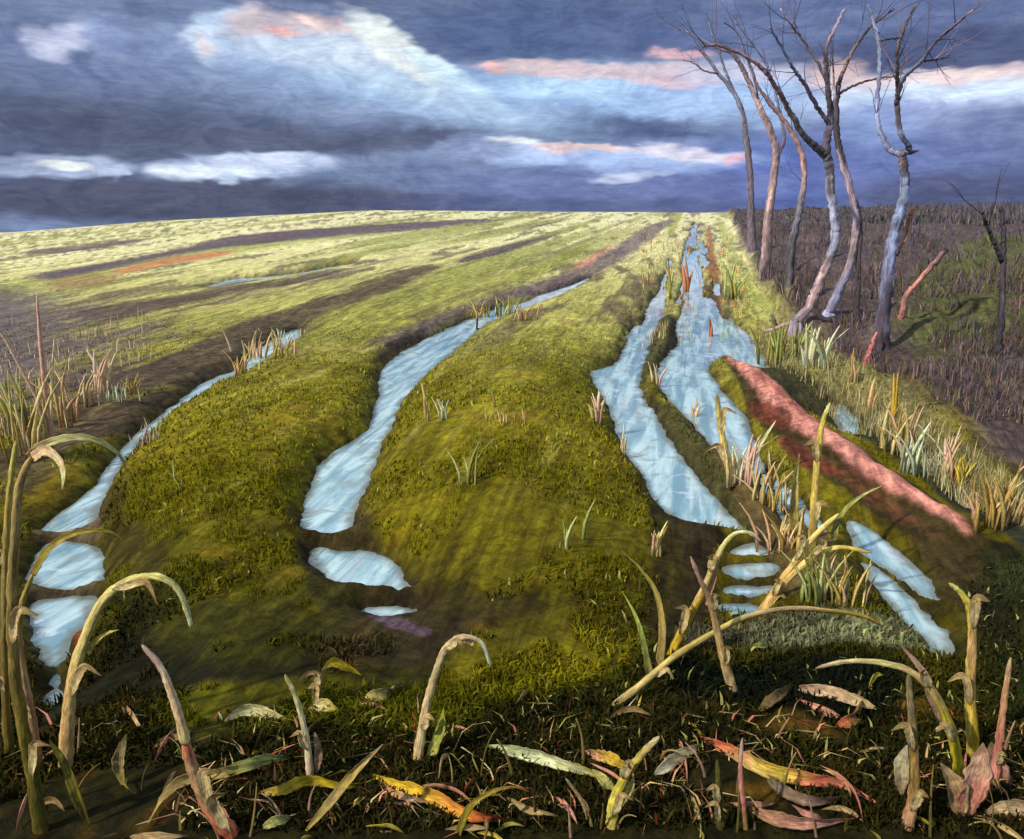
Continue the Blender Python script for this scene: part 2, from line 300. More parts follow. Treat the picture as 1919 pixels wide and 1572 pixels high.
rd = hit(1300, 410)[:2]; RD = rd / np.linalg.norm(rd)          # direction of the drilled rows
def channels(x, y):
    jx = (fbm(x * 5, y * 5, 4, 3) - .5) * .12 * np.clip(y / 6, .5, 2.2)
    jx = jx + (fbm(x * 17, y * 17, 3, 4) - .5) * .05 * np.clip(y / 6, .5, 2)
    jx = jx + (fbm(x * 11, y * 11, 4, 44) - .5) * .16 * sst(-y, -5.5, -4)
    uu, vv = x * RD[1] - y * RD[0], x * RD[0] + y * RD[1]
    stk = (fbm(uu * 4.5, vv * .30, 3, 6) - .44) * 1.0 * sst(y, 9, 20) * np.where(x / np.maximum(y, 1) > .1, 1, .15)
    ds = [sdist(p, x, y) + jx * .5 + stk for p in WP]
    return ds
def height(x, y, ds=None, d=None):
    x = np.asarray(x, float); y = np.asarray(y, float)
    b = base_z(x, y)
    if d is None: d = np.min(np.array(channels(x, y)), 0)
    sc_ = np.clip(y / 8, .45, 2.0)
    rel = np.where(d < 0, -.035 - .10 * (1 - np.exp(d / .10)), -.035 + .065 * (1 - np.exp(-d / (.07))) + .15 * (1 - np.exp(-np.maximum(d, 0) / .55)) * np.clip(14 / np.maximum(y, 1), .35, 1))
    lump = (fbm(x * 2.2, y * 2.2, 4, 11) - .5) * .07 + (fbm(x * 9, y * 9, 3, 17) - .5) * .022
    rel = rel + lump * np.clip(d / .3 , .0, 1) * np.clip(12 / np.maximum(y, 1), .12, 1.0)
    # clay ridge, right bank
    dc = sdist(PP[CLAY], x, y)
    rel = rel + .05 * sst(-dc, -.10, .14)
    db = bank_in(x, y)
    rel = rel + db * ((fbm(x * .7, y * .7, 4, 5) - .35) * .95) * np.clip(y / 10, .3, 1.2)
    rows = np.sin((x * RD[1] - y * RD[0]) * 2 * math.pi / 1.5) * .02 * sst(y, 9, 16) * sst(-y, -60, -25) * (1 - db)
    return b + rel + rows
def bank_in(x, y):
    d = sdist(bankw, x, y, 3.0)
    d = np.where(d > 8.9, np.where(d == 9.0, 9.0, d), d)
    return sst(-d + (fbm(x * 3, y * 3, 3, 8) - .5) * .3, -.1, .35)
DOMES = [(wpoly([(230,850),(330,770),(500,700),(640,680),(700,730),(640,820),(580,880),(555,960),(575,1060),(620,1140),(640,1220),(560,1290),(420,1230),(330,1120),(230,1090),(200,1000),(198,930)]), .20),
         (wpoly([(760,750),(840,690),(950,660),(1080,700),(1120,790),(1200,930),(1228,1020),(1236,1130),(1190,1210),(1120,1200),(1000,1180),(860,1120),(790,1050),(700,960),(712,880)]), .22)]
CLAY = [i for i, p in enumerate(PATCH) if p[1] == (206,116,104)][0]

# ------------------------------------------------------------------ ground grid
ycent = np.array([hit(960, p)[1] for p in np.arange(1660, 399, -2.4)])
ycent = np.unique(np.round(ycent, 5)); ycent = ycent[(ycent < 89)]
near = np.linspace(-4, ycent[0], 26)[:-1]
far = np.concatenate([np.linspace(ycent[-1] + .8, 100, 14), np.geomspace(108, 3500, 26)])
YS = np.concatenate([near, ycent, far]); NS = 901
SS = np.linspace(-1, 1, NS)
def halfw(y): return .80 * np.maximum(y, 0) + 2.2
GX = SS[None, :] * halfw(YS)[:, None]; GY = np.repeat(YS[:, None], NS, 1)
fx, fy = GX.ravel(), GY.ravel()
DS = channels(fx, fy); D = np.min(np.array(DS), 0)
GZ = height(fx, fy, d=D)
BANKIN = bank_in(fx, fy)
dome = np.zeros(len(fx))
for dp, dh in DOMES: dome += dh * sst(-sdist(dp, fx, fy) , .0, .75)
dome = dome.reshape(len(YS), NS)
for k in range(5):                                          # rounded crowns: box blur along and across
    for ax, wn in ((0, 15), (1, 25)):
        c_ = np.cumsum(np.pad(dome, [(wn + 1, wn) if a == ax else (0, 0) for a in (0, 1)], mode='edge'), axis=ax); m2 = 2 * wn + 1
        dome = (c_[m2:] - c_[:-m2]) / m2 if ax == 0 else (c_[:, m2:] - c_[:, :-m2]) / m2
GZ = GZ + dome.ravel() * 1.15 * sst(D, .0, .25)

# colours
def L(c): return np.array(lin(c))
def mixc(a, b, f): return a + (b - a) * f[:, None]
v_al = fx * RD[0] + fy * RD[1]; u_ac = fx * RD[1] - fy * RD[0]
n_a = fbm(u_ac * 2.2, v_al * .35, 5, 21); n_b = fbm(fx * 1.4, fy * 1.4, 4, 31); n_c = fbm(u_ac * 7, v_al * .8, 4, 41); n_d = fbm(fx * 7 , fy * 7, 3, 51)
fd = 1 - .85 * sst(fy, 10, 30); n_d = .5 + (n_d - .5) * fd; n_c = .5 + (n_c - .5) * (1 - .6 * sst(fy, 14, 40))
col = np.zeros((len(fx), 3))
stops = [(0, (40, 34, 16)), (2.55, (38, 36, 10)), (2.95, (46, 44, 6)), (3.4, (66, 62, 6)), (4.0, (96, 90, 6)), (6, (120, 112, 12)), (9, (140, 134, 36)), (13, (174, 172, 90)), (20, (208, 204, 134)), (34, (238, 232, 178)), (90, (248, 242, 196)), (4000, (226, 220, 168))]  # near stops darken towards the viewer: shade painted into the ground colour
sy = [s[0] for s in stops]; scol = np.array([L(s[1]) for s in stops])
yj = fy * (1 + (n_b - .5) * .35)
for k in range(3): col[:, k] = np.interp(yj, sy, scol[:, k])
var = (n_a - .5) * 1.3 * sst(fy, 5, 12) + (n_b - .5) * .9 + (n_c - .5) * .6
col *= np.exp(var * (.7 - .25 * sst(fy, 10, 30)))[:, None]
col = mixc(col, L((86, 72, 74)), sst(n_a + .25 * n_c, .64, .80) * sst(fy, 7, 14) * .8)
rs_ = fbm(u_ac * .75 + 3, v_al * .025, 4, 71)
col = mixc(col, L((146, 152, 74)), sst(rs_, .50, .66) * sst(fy, 11, 20) * .75)
col = mixc(col, L((116, 96, 104)), sst(fbm(u_ac * 1.1 + 9, v_al * .04, 4, 81), .62, .74) * sst(fy, 12, 22) * .75)
col = mixc(col, L((176, 170, 92)), sst(n_c, .60, .80) * .45 * sst(fy, 4, 8))
col = mixc(col, L((132, 92, 20)), sst(n_d * .5 + n_b * .6, .62, .78) * .35)
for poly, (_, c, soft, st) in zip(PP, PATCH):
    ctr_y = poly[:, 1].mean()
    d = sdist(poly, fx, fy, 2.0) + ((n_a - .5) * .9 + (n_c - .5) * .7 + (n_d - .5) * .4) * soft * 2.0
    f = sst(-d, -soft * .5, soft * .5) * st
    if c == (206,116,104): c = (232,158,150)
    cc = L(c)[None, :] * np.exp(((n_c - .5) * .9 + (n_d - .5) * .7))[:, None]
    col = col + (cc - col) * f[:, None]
# right bank: brown purple scrub floor with a mossy part
bk = L((90, 78, 82))[None, :] * np.exp((n_b - .5) * 1.1)[:, None]
grn = wpoly([(1660,650),(1700,540),(1780,490),(1860,470),(2100,480),(2200,700),(1870,700),(1800,740),(1720,730),(1680,700)])
fg = sst(-sdist(grn, fx, fy, 2) + (n_b - .5) * .8, -.3, .5)
bk = mixc(bk, L((88, 92, 54)), fg * .9)
bk = mixc(bk, L((90, 68, 64)), sst(n_d, .55, .7) * .5)
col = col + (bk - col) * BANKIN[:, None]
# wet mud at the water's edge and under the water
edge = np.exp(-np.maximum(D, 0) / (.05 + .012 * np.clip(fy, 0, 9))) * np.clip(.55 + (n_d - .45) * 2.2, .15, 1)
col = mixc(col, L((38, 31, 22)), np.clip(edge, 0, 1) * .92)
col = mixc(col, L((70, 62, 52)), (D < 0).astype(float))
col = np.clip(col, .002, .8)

def new_mesh(name, verts, faces_flat, loop_start_n, cols=None, uvw=None):
    me = bpy.data.meshes.new(name)
    nv = len(verts); nf = len(faces_flat) // loop_start_n
    me.vertices.add(nv); me.vertices.foreach_set('co', np.asarray(verts, np.float32).ravel())
    me.loops.add(len(faces_flat)); me.loops.foreach_set('vertex_index', np.asarray(faces_flat, np.int32))
    me.polygons.add(nf); me.polygons.foreach_set('loop_start', np.arange(nf, dtype=np.int32) * loop_start_n)
    me.polygons.foreach_set('loop_total', np.full(nf, loop_start_n, np.int32))
    me.polygons.foreach_set('use_smooth', np.ones(nf, bool))
    if cols is not None:
        a = me.color_attributes.new('tint', 'FLOAT_COLOR', 'POINT')
        a.data.foreach_set('color', np.concatenate([cols, np.ones((nv, 1))], 1).astype(np.float32).ravel())
    if uvw is not None:
        a = me.attributes.new('rows', 'FLOAT_VECTOR', 'POINT'); a.data.foreach_set('vector', np.asarray(uvw, np.float32).ravel())
    me.update(calc_edges=True); me.validate()
    return me
def link(name, me, mat=None, parent=None, **props):
    o = bpy.data.objects.new(name, me); C.objects.link(o)
    if mat and not me.materials: me.materials.append(mat)
    if parent: o.parent = parent
    for k, v in props.items(): o[k] = v
    return o
def grid_faces(keep=None):
    nr = len(YS)
    idx = np.arange(nr * NS).reshape(nr, NS)
    q = np.stack([idx[:-1, :-1], idx[:-1, 1:], idx[1:, 1:], idx[1:, :-1]], -1).reshape(-1, 4)
    return q

# ------------------------------------------------------------------ materials
def mat_base(name):
    m = bpy.data.materials.new(name); m.use_nodes = True; n = NT(m.node_tree); n.n.clear()
    out = n.new('ShaderNodeOutputMaterial'); b = n.new('ShaderNodeBsdfPrincipled'); n.l.new(b.outputs[0], out.inputs[0])
    return m, n, b
def mat_ground():
    m, n, b = mat_base('field_soil_and_crop')
    tint = n.new('ShaderNodeAttribute', attribute_name='tint').outputs['Color']
    rows = n.new('ShaderNodeAttribute', attribute_name='rows').outputs['Vector']
    geo = n.new('ShaderNodeNewGeometry').outputs['Position']
    s1, _ = n.noise(n.vmath('MULTIPLY', rows, (14, 1.6, 1)), 1.0, 6, .65, .6)
    s2, _ = n.noise(geo, 9, 8, .68, .8)
    s3, _ = n.noise(geo, 55, 5, .7, .2)
    fy_ = n.new('ShaderNodeSeparateXYZ', {0: geo}).outputs[1]; nearf = n.mapr(fy_, 9, 34, 1, .12)
    c = n.mix(n.mapr(s1, .32, .68), n.mix(1, tint, (.66, .62, .66), 'MULTIPLY'), n.mix(1, tint, (1.34, 1.34, 1.22), 'MULTIPLY'))
    c2 = n.mix(n.mapr(s2, .34, .66), n.mix(1, c, (.62, .58, .58), 'MULTIPLY'), n.mix(1, c, (1.28, 1.26, 1.16), 'MULTIPLY'))
    c = n.mix(nearf, c, c2)
    s4, _ = n.noise(n.vmath('MULTIPLY', rows, (5, .9, 1)), 1.0, 3, .5, 1.6)
    c = n.mix(n.mapr(s4, .42, .58), n.mix(1, c, (.86, .84, .80), 'MULTIPLY'), n.mix(1, c, (1.14, 1.12, 1.04), 'MULTIPLY'))
    c = n.mix(n.mapr(s3, .35, .7), n.mix(1, c, (.75, .72, .70), 'MULTIPLY'), c)
    n.l.new(c, b.inputs['Base Color'])
    n.l.new(n.mapr(s2, .3, .7, .95, .6), b.inputs['Roughness'])
    b.inputs['Specular IOR Level'].default_value = .08
    h = n.math('ADD', n.math('MULTIPLY', s2, 1.0), n.math('MULTIPLY', s3, .35))
    bp = n.new('ShaderNodeBump', {'Height': h, 'Strength': n.math('MULTIPLY', nearf, .6), 'Distance': .05}); n.l.new(bp.outputs[0], b.inputs['Normal'])
    return m
def mat_water():
    m, n, b = mat_base('sky_tinted_rut_water')
    geo = n.new('ShaderNodeNewGeometry').outputs['Position']
    rows = n.new('ShaderNodeAttribute', attribute_name='rows').outputs['Vector']
    shal = n.new('ShaderNodeAttribute', attribute_name='tint').outputs['Fac']
    s1, _ = n.noise(n.vmath('MULTIPLY', rows, (7, .9, 1)), 1.0, 4, .6, .6)
    s2, _ = n.noise(geo, 3.2, 5, .62, 1.0)
    s5, _ = n.noise(n.vmath('MULTIPLY', rows, (13, .5, 1)), 1.0, 3, .6, .2)
    c = n.mix(n.mapr(s1, .36, .66), lin((112, 146, 160)), lin((186, 210, 212)))  # pale sky reflection and its streaks painted into the base colour
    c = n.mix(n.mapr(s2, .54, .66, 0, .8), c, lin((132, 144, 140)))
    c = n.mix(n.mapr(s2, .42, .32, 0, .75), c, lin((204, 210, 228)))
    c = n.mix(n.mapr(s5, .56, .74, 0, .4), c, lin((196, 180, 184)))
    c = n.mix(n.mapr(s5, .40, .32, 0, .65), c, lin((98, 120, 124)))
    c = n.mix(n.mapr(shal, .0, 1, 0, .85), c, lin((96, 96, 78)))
    n.l.new(c, b.inputs['Base Color'])
    b.inputs['Roughness'].default_value = .045; b.inputs['IOR'].default_value = 1.42
    r1, _ = n.noise(n.vmath('MULTIPLY', geo, (16, 7, 1)), 1.0, 3, .5, .4)
    bp = n.new('ShaderNodeBump', {'Height': r1, 'Strength': .07, 'Distance': .02}); n.l.new(bp.outputs[0], b.inputs['Normal'])
    return m
def mat_tint(name, rough=.7, streak=(40, 40, 6), amt=.35, trans=0.0, bump=.4, fibre=False, spec=.22):
    m, n, b = mat_base(name)
    tint = n.new('ShaderNodeAttribute', attribute_name='tint').outputs['Color']
    tcn = n.new('ShaderNodeAttribute', attribute_name='rows').outputs['Vector'] if fibre else n.new('ShaderNodeTexCoord').outputs['Object']
    s1, _ = n.noise(n.vmath('MULTIPLY', tcn, streak), 1.0, 6, .7, .8)
    c = n.mix(n.mapr(s1, .30, .70), n.mix(1, tint, (1 - amt,) * 3, 'MULTIPLY'), n.mix(1, tint, (1 + amt, 1 + amt, 1 + amt * .8), 'MULTIPLY'))
    n.l.new(c, b.inputs['Base Color']); b.inputs['Roughness'].default_value = rough; b.inputs['Specular IOR Level'].default_value = spec
    if bump:
        bp = n.new('ShaderNodeBump', {'Height': s1, 'Strength': bump, 'Distance': .004}); n.l.new(bp.outputs[0], b.inputs['Normal'])
    return m
M_GROUND, M_WATER = mat_ground(), mat_water()
M_STALK = mat_tint('dry_stalk', .7, (4.5, 4.5, 26), .55, bump=1.0, fibre=True)
M_GRASS = mat_tint('grass_blades', .85, (3, 3, 3), .15, bump=0, spec=.04)
M_BARK = mat_tint('weathered_bark', .85, (3.0, 3.0, 5), .55, bump=1.0, fibre=True)

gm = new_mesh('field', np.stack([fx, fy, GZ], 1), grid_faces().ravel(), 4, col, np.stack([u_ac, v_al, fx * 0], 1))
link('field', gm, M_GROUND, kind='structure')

# each pool is its own sheet of water lying in its hollow
nr = len(YS); allq = grid_faces()
wz = base_z(fx, fy) - .035
for (nm, _), dd in zip(WATER, DS):
    inside = (dd < .10) & (dd <= D + 1e-9)
    q = allq[inside[allq].all(1)]
    if not len(q): continue
    used, inv = np.unique(q.ravel(), return_inverse=True)
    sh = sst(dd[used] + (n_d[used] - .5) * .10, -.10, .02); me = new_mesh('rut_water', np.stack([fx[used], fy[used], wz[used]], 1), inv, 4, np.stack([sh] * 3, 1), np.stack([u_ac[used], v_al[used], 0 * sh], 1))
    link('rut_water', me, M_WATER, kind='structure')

def gsample(arr, x, y):
    r = np.interp(y, YS, np.arange(nr)); s = (x / halfw(y) + 1) / 2 * (NS - 1)
    r0 = np.clip(r.astype(int), 0, nr - 2); s0 = np.clip(s.astype(int), 0, NS - 2)
    fr, fs = r - r0, np.clip(s - s0, 0, 1); A = arr.reshape(nr, NS, -1)
    fr, fs = fr[:, None], fs[:, None]
    return (A[r0, s0] * (1 - fr) + A[r0 + 1, s0] * fr) * (1 - fs) + (A[r0, s0 + 1] * (1 - fr) + A[r0 + 1, s0 + 1] * fr) * fs
def gz(x, y): return float(gsample(GZ, np.array([x]), np.array([y]))[0, 0])
def ghf(x, y): return gsample(GZ, np.asarray(x, float), np.asarray(y, float))[:, 0]

# ------------------------------------------------------------------ turf blades (nobody could count them)
def scatter(n, p_lo, p_hi, x_lo=-150, x_hi=2070):
    """points spread with the density falling off with distance"""
    py = rng.uniform(p_lo, p_hi, n); px = rng.uniform(x_lo, x_hi, n)
    tab_p = np.arange(398, 1700, 4.0); tab_y = np.array([hit(960, p)[1] for p in tab_p])
    y = np.interp(py, tab_p, tab_y) * rng.uniform(.985, 1.015, n)
    x = (px - 959.5) / 1540.0 * y * 1.06
    return x, y
def blades(name, x, y, hgt, wid, cols, lean=.45, mat=None, **props):
    n = len(x); z = gsample(GZ, x, y)[:, 0]
    a = rng.uniform(0, 2 * math.pi, n); la = rng.uniform(0, 2 * math.pi, n); ll = rng.uniform(0, lean, n)
    wx, wy = np.cos(a) * wid / 2, np.sin(a) * wid / 2
    tx, ty = np.cos(la) * ll * hgt, np.sin(la) * ll * hgt
    V = np.zeros((n, 5, 3))
    V[:, 0] = np.stack([x - wx, y - wy, z - .01], 1); V[:, 1] = np.stack([x + wx, y + wy, z - .01], 1)
    V[:, 2] = np.stack([x + wx * .75 + tx * .35, y + wy * .75 + ty * .35, z + hgt * .55], 1)
    V[:, 3] = np.stack([x - wx * .75 + tx * .35, y - wy * .75 + ty * .35, z + hgt * .55], 1)
    V[:, 4] = np.stack([x + tx, y + ty, z + hgt * (1 - .25 * ll)], 1)
    o = (np.arange(n) * 5)[:, None]
    F = np.concatenate([o + np.array([[0, 1, 2]]), o + np.array([[0, 2, 3]]), o + np.array([[3, 2, 4]])], 1).ravel()
    me = new_mesh(name, V.reshape(-1, 3), F, 3, np.repeat(cols, 5, 0))
    return link(name, me, mat or M_GRASS, kind='stuff', **props)
def jitter_cols(x, y, spread=.35):
    c = gsample(col, x, y)
    return np.clip(c * np.exp(rng.normal(0, spread, len(x)))[:, None] * (1 + rng.normal(0, .08, (len(x), 3))), .003, .75)

x, y = scatter(130000, 640, 1480)
dd = gsample(D, x, y)[:, 0]; bi = gsample(BANKIN, x, y)[:, 0]; cc = gsample(col, x, y)
grassy = (cc[:, 1] > cc[:, 0] * .86) & (cc[:, 1] > cc[:, 2] * 1.35)
ok = (dd > .05) & (bi < .4) & grassy & (fbm(x * 1.6, y * 1.6, 3, 91) > .50) & (cc.sum(1) > .16)
x, y = x[ok], y[ok]; cb = jitter_cols(x, y, .13) * (.80 + .5 * fbm(x * 2.5, y * 2.5, 3, 61))[:, None]
hb = rng.uniform(.015, .05, len(x)); wb = rng.uniform(.004, .008, len(x)) * np.clip(y / 5, 1, 4)
blades('short_turf', x, y, hb, wb, cb, .9, label='short olive green turf growing on the ridges and rows', category='grass')

x, y = scatter(60000, 600, 1500)
dd = gsample(D, x, y)[:, 0]; bi = gsample(BANKIN, x, y)[:, 0]; cc = gsample(col, x, y)
ok = (dd > .08) & (bi < .4) & (cc[:, 1] > cc[:, 0] * .80) & (fbm(x * .9, y * .9, 3, 19) > .42)
x, y = x[ok], y[ok]; ph = (fbm(x * .8, y * .8, 2, 23) - .5)
cb = jitter_cols(x, y, .10) * np.exp((fbm(x * 3.1, y * 3.1, 3, 29) - .5) * .7)[:, None]
pl = rng.random(len(x)) < .03; cb[pl] = cb[pl] * .4 + .6 * L((190, 182, 104))
blades('lodged_grass', x, y, rng.uniform(.015, .06, len(x)) * np.clip(7 / y, .5, 1), rng.uniform(.008, .020, len(x)) * np.clip(y / 6, .8, 1.6), np.clip(cb, .003, .7), 1.7, label='broad flattened olive grass lying over the rounded ridges', category='grass')

# pale longer grass on the wet edges
x, y = scatter(45000, 600, 1100, 1350, 2050)
dv = sdist(wpoly([(1430,620),(1500,660),(1600,720),(1700,790),(1800,870),(1950,980),(1950,1040),(1800,950),(1700,880),(1600,810),(1500,730),(1420,680)]), x, y, 1.0)
m_ = (dv < .05) & (rng.random(len(x)) < .6); x, y = x[m_], y[m_]
pal = np.array([L((176,166,104)), L((150,146,96)), L((126,118,62)), L((196,160,120)), L((190,186,140)), L((84,80,50))])
cb = pal[rng.integers(0, 6, len(x))] * np.exp(rng.normal(0, .2, len(x)))[:, None]
blades('verge_grass', x, y, rng.uniform(.03, .22, len(x)), rng.uniform(.003, .007, len(x)), cb, .55, label='long bleached grass along the right hand verge', category='long grass')
# dark scrub floor of the bank
x, y = scatter(60000, 402, 1000, 1340, 2300)
bi = gsample(BANKIN, x, y)[:, 0]; m_ = (bi > .6) & (fbm(x * .8, y * .8, 3, 14) > .58); x, y = x[m_], y[m_]
pal = np.array([L((88,74,78)), L((104,90,94)), L((78,70,54)), L((104,104,66)), L((136,104,96)), L((80,72,90))])
cb = pal[rng.integers(0, 6, len(x))] * np.exp(rng.normal(0, .25, len(x)))[:, None]
blades('bank_undergrowth', x, y, rng.uniform(.04, .30, len(x)) * np.clip(y / 12, .5, 1.6), rng.uniform(.006, .014, len(x)) * np.clip(y / 8, 1, 4), cb, .6,
       label='dark purple brown undergrowth below the bare trees', category='undergrowth')
n = 26000; y = rng.uniform(48, 84, n); ax = rng.uniform(.268, .80, n); x = ax * y
x = np.where(x < .262 * y, .262 * y, x); hm = (.12 + 1.9 * fbm(x * .16, y * .1, 3, 33) * sst(ax, .26, .62)) * rng.uniform(.5, 1.1, n)
cb = np.array([L((92,84,96)), L((110,96,100)), L((84,78,84)), L((98,100,84))])[rng.integers(0, 4, n)] * np.exp(rng.normal(0, .2, n))[:, None]
blades('far_thicket', x, y, hm * rng.uniform(.1, 1, n), rng.uniform(.04, .14, n), cb, .5, label='soft grey purple thicket on the skyline behind the bare trees', category='thicket')
# litter close to the viewer, carrying the painted dark of the ground
x, y = scatter(40000, 1240, 1640)
dd = gsample(D, x, y)[:, 0]; m_ = (dd > .05) & (fbm(x * 2.6, y * 2.6, 3, 77) > .44); x, y = x[m_], y[m_]
pal = np.array([L((60,64,16)), L((88,80,22)), L((104,80,46)), L((40,42,16)), L((130,110,52)), L((62,50,28))])
cb = pal[rng.integers(0, 6, len(x))] * np.exp(rng.normal(0, .3, len(x)))[:, None]
gcol = gsample(col, x, y); cb = gcol * .8 * np.exp(rng.normal(0, .4, len(x)))[:, None] + cb * .09
blades('ground_litter', x, y, rng.uniform(.01, .045, len(x)), rng.uniform(.004, .014, len(x)), cb, 1.6, label='ground litter in the foreground, darkened with painted shade', category='ground litter')

# broken straw pressed into the ground, thickest at the near edge
x, y = scatter(1100, 1400, 1640); m_ = (rng.random(len(x)) < np.clip(1.35 - (y - 2.2) * .9, .06, 1)) & (fbm(x * 3, y * 3, 3, 63) > .42); x, y = x[m_], y[m_]
pal = np.array([L((160,124,80)), L((190,150,100)), L((176,110,90)), L((150,134,60)), L((96,70,44)), L((196,176,120)), L((130,60,44))])
cb = pal[rng.integers(0, 7, len(x))] * np.exp(rng.normal(0, .25, len(x)))[:, None]
blades('broken_straw', x, y, rng.uniform(.02, .07, len(x)), rng.uniform(.004, .011, len(x)), cb, 3.2, label='broken tan and pink straw pressed into the near ground', category='straw')
# straw stubble on the purple ground at the left
x, y = scatter(5000, 600, 880, -150, 300)
m_ = (gsample(D, x, y)[:, 0] > .12) & (fbm(x * 1.8, y * 1.8, 3, 15) > .5) & (sdist(PP[8], x, y) > .1); x, y = x[m_], y[m_]
pal = np.array([L((206,180,134)), L((222,186,160)), L((160,140,96)), L((176,146,146)), L((190,184,120)), L((130,116,116))])
cb = pal[rng.integers(0, 6, len(x))] * np.exp(rng.normal(0, .2, len(x)))[:, None]
blades('left_stubble', x, y, rng.uniform(.05, .26, len(x)), rng.uniform(.004, .012, len(x)), cb, .5, label='thin straw stubble on the purple ground at the left', category='stubble')
# sparse green and straw growth standing in the far wet track
x, y = scatter(5000, 425, 640, 1190, 1460)
m_ = (fbm((x * RD[1] - y * RD[0]) * 4, (x * RD[0] + y * RD[1]) * .25, 3, 25) > .52) & (x / y > .13) & (gsample(BANKIN, x, y)[:, 0] < .2); x, y = x[m_], y[m_]
pal = np.array([L((170,176,110)), L((196,190,130)), L((110,116,60)), L((176,100,70)), L((206,170,130)), L((150,160,110))])
cb = pal[rng.integers(0, 6, len(x))] * np.exp(rng.normal(0, .2, len(x)))[:, None]
blades('track_growth', x, y, rng.uniform(.05, .22, len(x)), rng.uniform(.008, .02, len(x)) * np.clip(y / 14, .6, 2.2), cb, .25, label='sparse green and rust growth in the far wet track', category='grass')

# ------------------------------------------------------------------ stalks and leaves
def crom(p, n):
    p = np.array(p, float); q = np.vstack([2 * p[0] - p[1], p, 2 * p[-1] - p[-2]]); out = []
    segs = len(p) - 1
    for t in np.linspace(0, segs, n):
        i = min(int(t), segs - 1); f = t - i; a, b, c, d = q[i], q[i + 1], q[i + 2], q[i + 3]
        out.append(.5 * (2 * b + (c - a) * f + (2 * a - 5 * b + 4 * c - d) * f * f + (3 * b - a - 3 * c + d) * f ** 3))
    return np.array(out)
def dry(c):
    r, g, b = c; m = (r + g + b) / 3
    return (r * .95, g + (m - g) * -.02 + 3, b + (m - b) * .12) if r > g * 1.25 else (r, g, b)
def colramp(cols, t):
    cs = np.array([lin(dry(c)) for c in cols]); k = np.linspace(0, 1, len(cs))
    return np.stack([np.interp(t, k, cs[:, j]) for j in range(3)], -1)
def sweep(P, rad, cols, kind='stem', seed=0, origin=None, patchy=0.0, dark=None):
    """tube (stem) or creased, curling thin blade (leaf) swept along P"""
    r_ = np.random.default_rng(seed); n = len(P); K = 10
    T = np.gradient(P, axis=0); T /= np.linalg.norm(T, axis=1)[:, None] + 1e-9
    seg = np.concatenate([[0], np.cumsum(np.linalg.norm(np.diff(P, axis=0), axis=1))])
    view = np.array([.12, 1, -.25]); tw = r_.uniform(-.9, .9) if kind == 'leaf' else r_.uniform(-.5, .5)
    fold = r_.uniform(.35, .8); asym = r_.uniform(.75, 1.2); ph = r_.uniform(0, 6)
    g1 = .08 * np.sin(np.arange(K) * 2 * math.pi * 3 / K + ph)
    V = []; CC = []; U = []
    for i in range(n):
        t = i / (n - 1)
        A = np.cross(T[i], view); A /= np.linalg.norm(A) + 1e-9; B = np.cross(T[i], A)
        a = tw * (t - .3); A2, B2 = A * math.cos(a) + B * math.sin(a), B * math.cos(a) - A * math.sin(a)
        rr = rad[i]; jag = 1 + .07 * r_.standard_normal()
        for k in range(K):
            th = 2 * math.pi * k / K; cx, sx = math.cos(th), math.sin(th)
            if kind == 'stem':
                m = 1 + g1[k] + .07 * r_.standard_normal()
                off = A2 * cx * rr * m + B2 * sx * rr * .85 * m
            else:
                wv = rr * (asym if cx > 0 else 1 / asym)
                edge = abs(cx)
                off = A2 * cx * wv * (jag if edge > .8 else 1) + B2 * (sx * min(.0016, rr * .3) + (edge ** 1.3) * wv * (fold + .25 * math.sin(9 * t + ph)) )
            V.append(P[i] + off); CC.append((t, th)); U.append((cx, sx, seg[i]))
    V.append(P[0]); V.append(P[-1]); CC += [(0, .5), (1, .5)]; U += [(0, 0, 0), (0, 0, seg[-1])]
    V = np.array(V); CC = np.array(CC); U = np.array(U) + [ph, 0, ph * 3]
    jt = (vnoise(CC[:, 1] * 1.3 + 40 + seed, CC[:, 0] * 9, seed) - .5) * .30
    c = colramp(cols, np.clip(CC[:, 0] + jt, 0, 1))
    c = c * np.exp((vnoise(CC[:, 1] * 1.7, CC[:, 0] * 22, seed + 9) - .5) * .9)[:, None]
    if patchy:
        th = CC[:, 1]; f = sst(fbm(np.cos(th) * 1.3 + 5 + seed, U[:, 2] * 2.2 + np.sin(th) * 1.3, 3, seed) , .42, .60) * patchy
        c = c + (np.array(lin(dark))[None] * np.exp((jt * 3)[:, None]) - c) * f[:, None]
    F = []
    for i in range(n - 1):
        for k in range(K):
            a, b = i * K + k, i * K + (k + 1) % K
            F.append((a, b, b + K)); F.append((a, b + K, a + K))
    for k in range(K):
        F.append((n * K, (k + 1) % K, k)); F.append((n * K + 1, (n - 1) * K + k, (n - 1) * K + (k + 1) % K))
    if origin is not None: V = V - origin
    return new_mesh('stalk', V, np.array(F).ravel(), 3, np.clip(c, .004, .8), U)
_seed = [100]
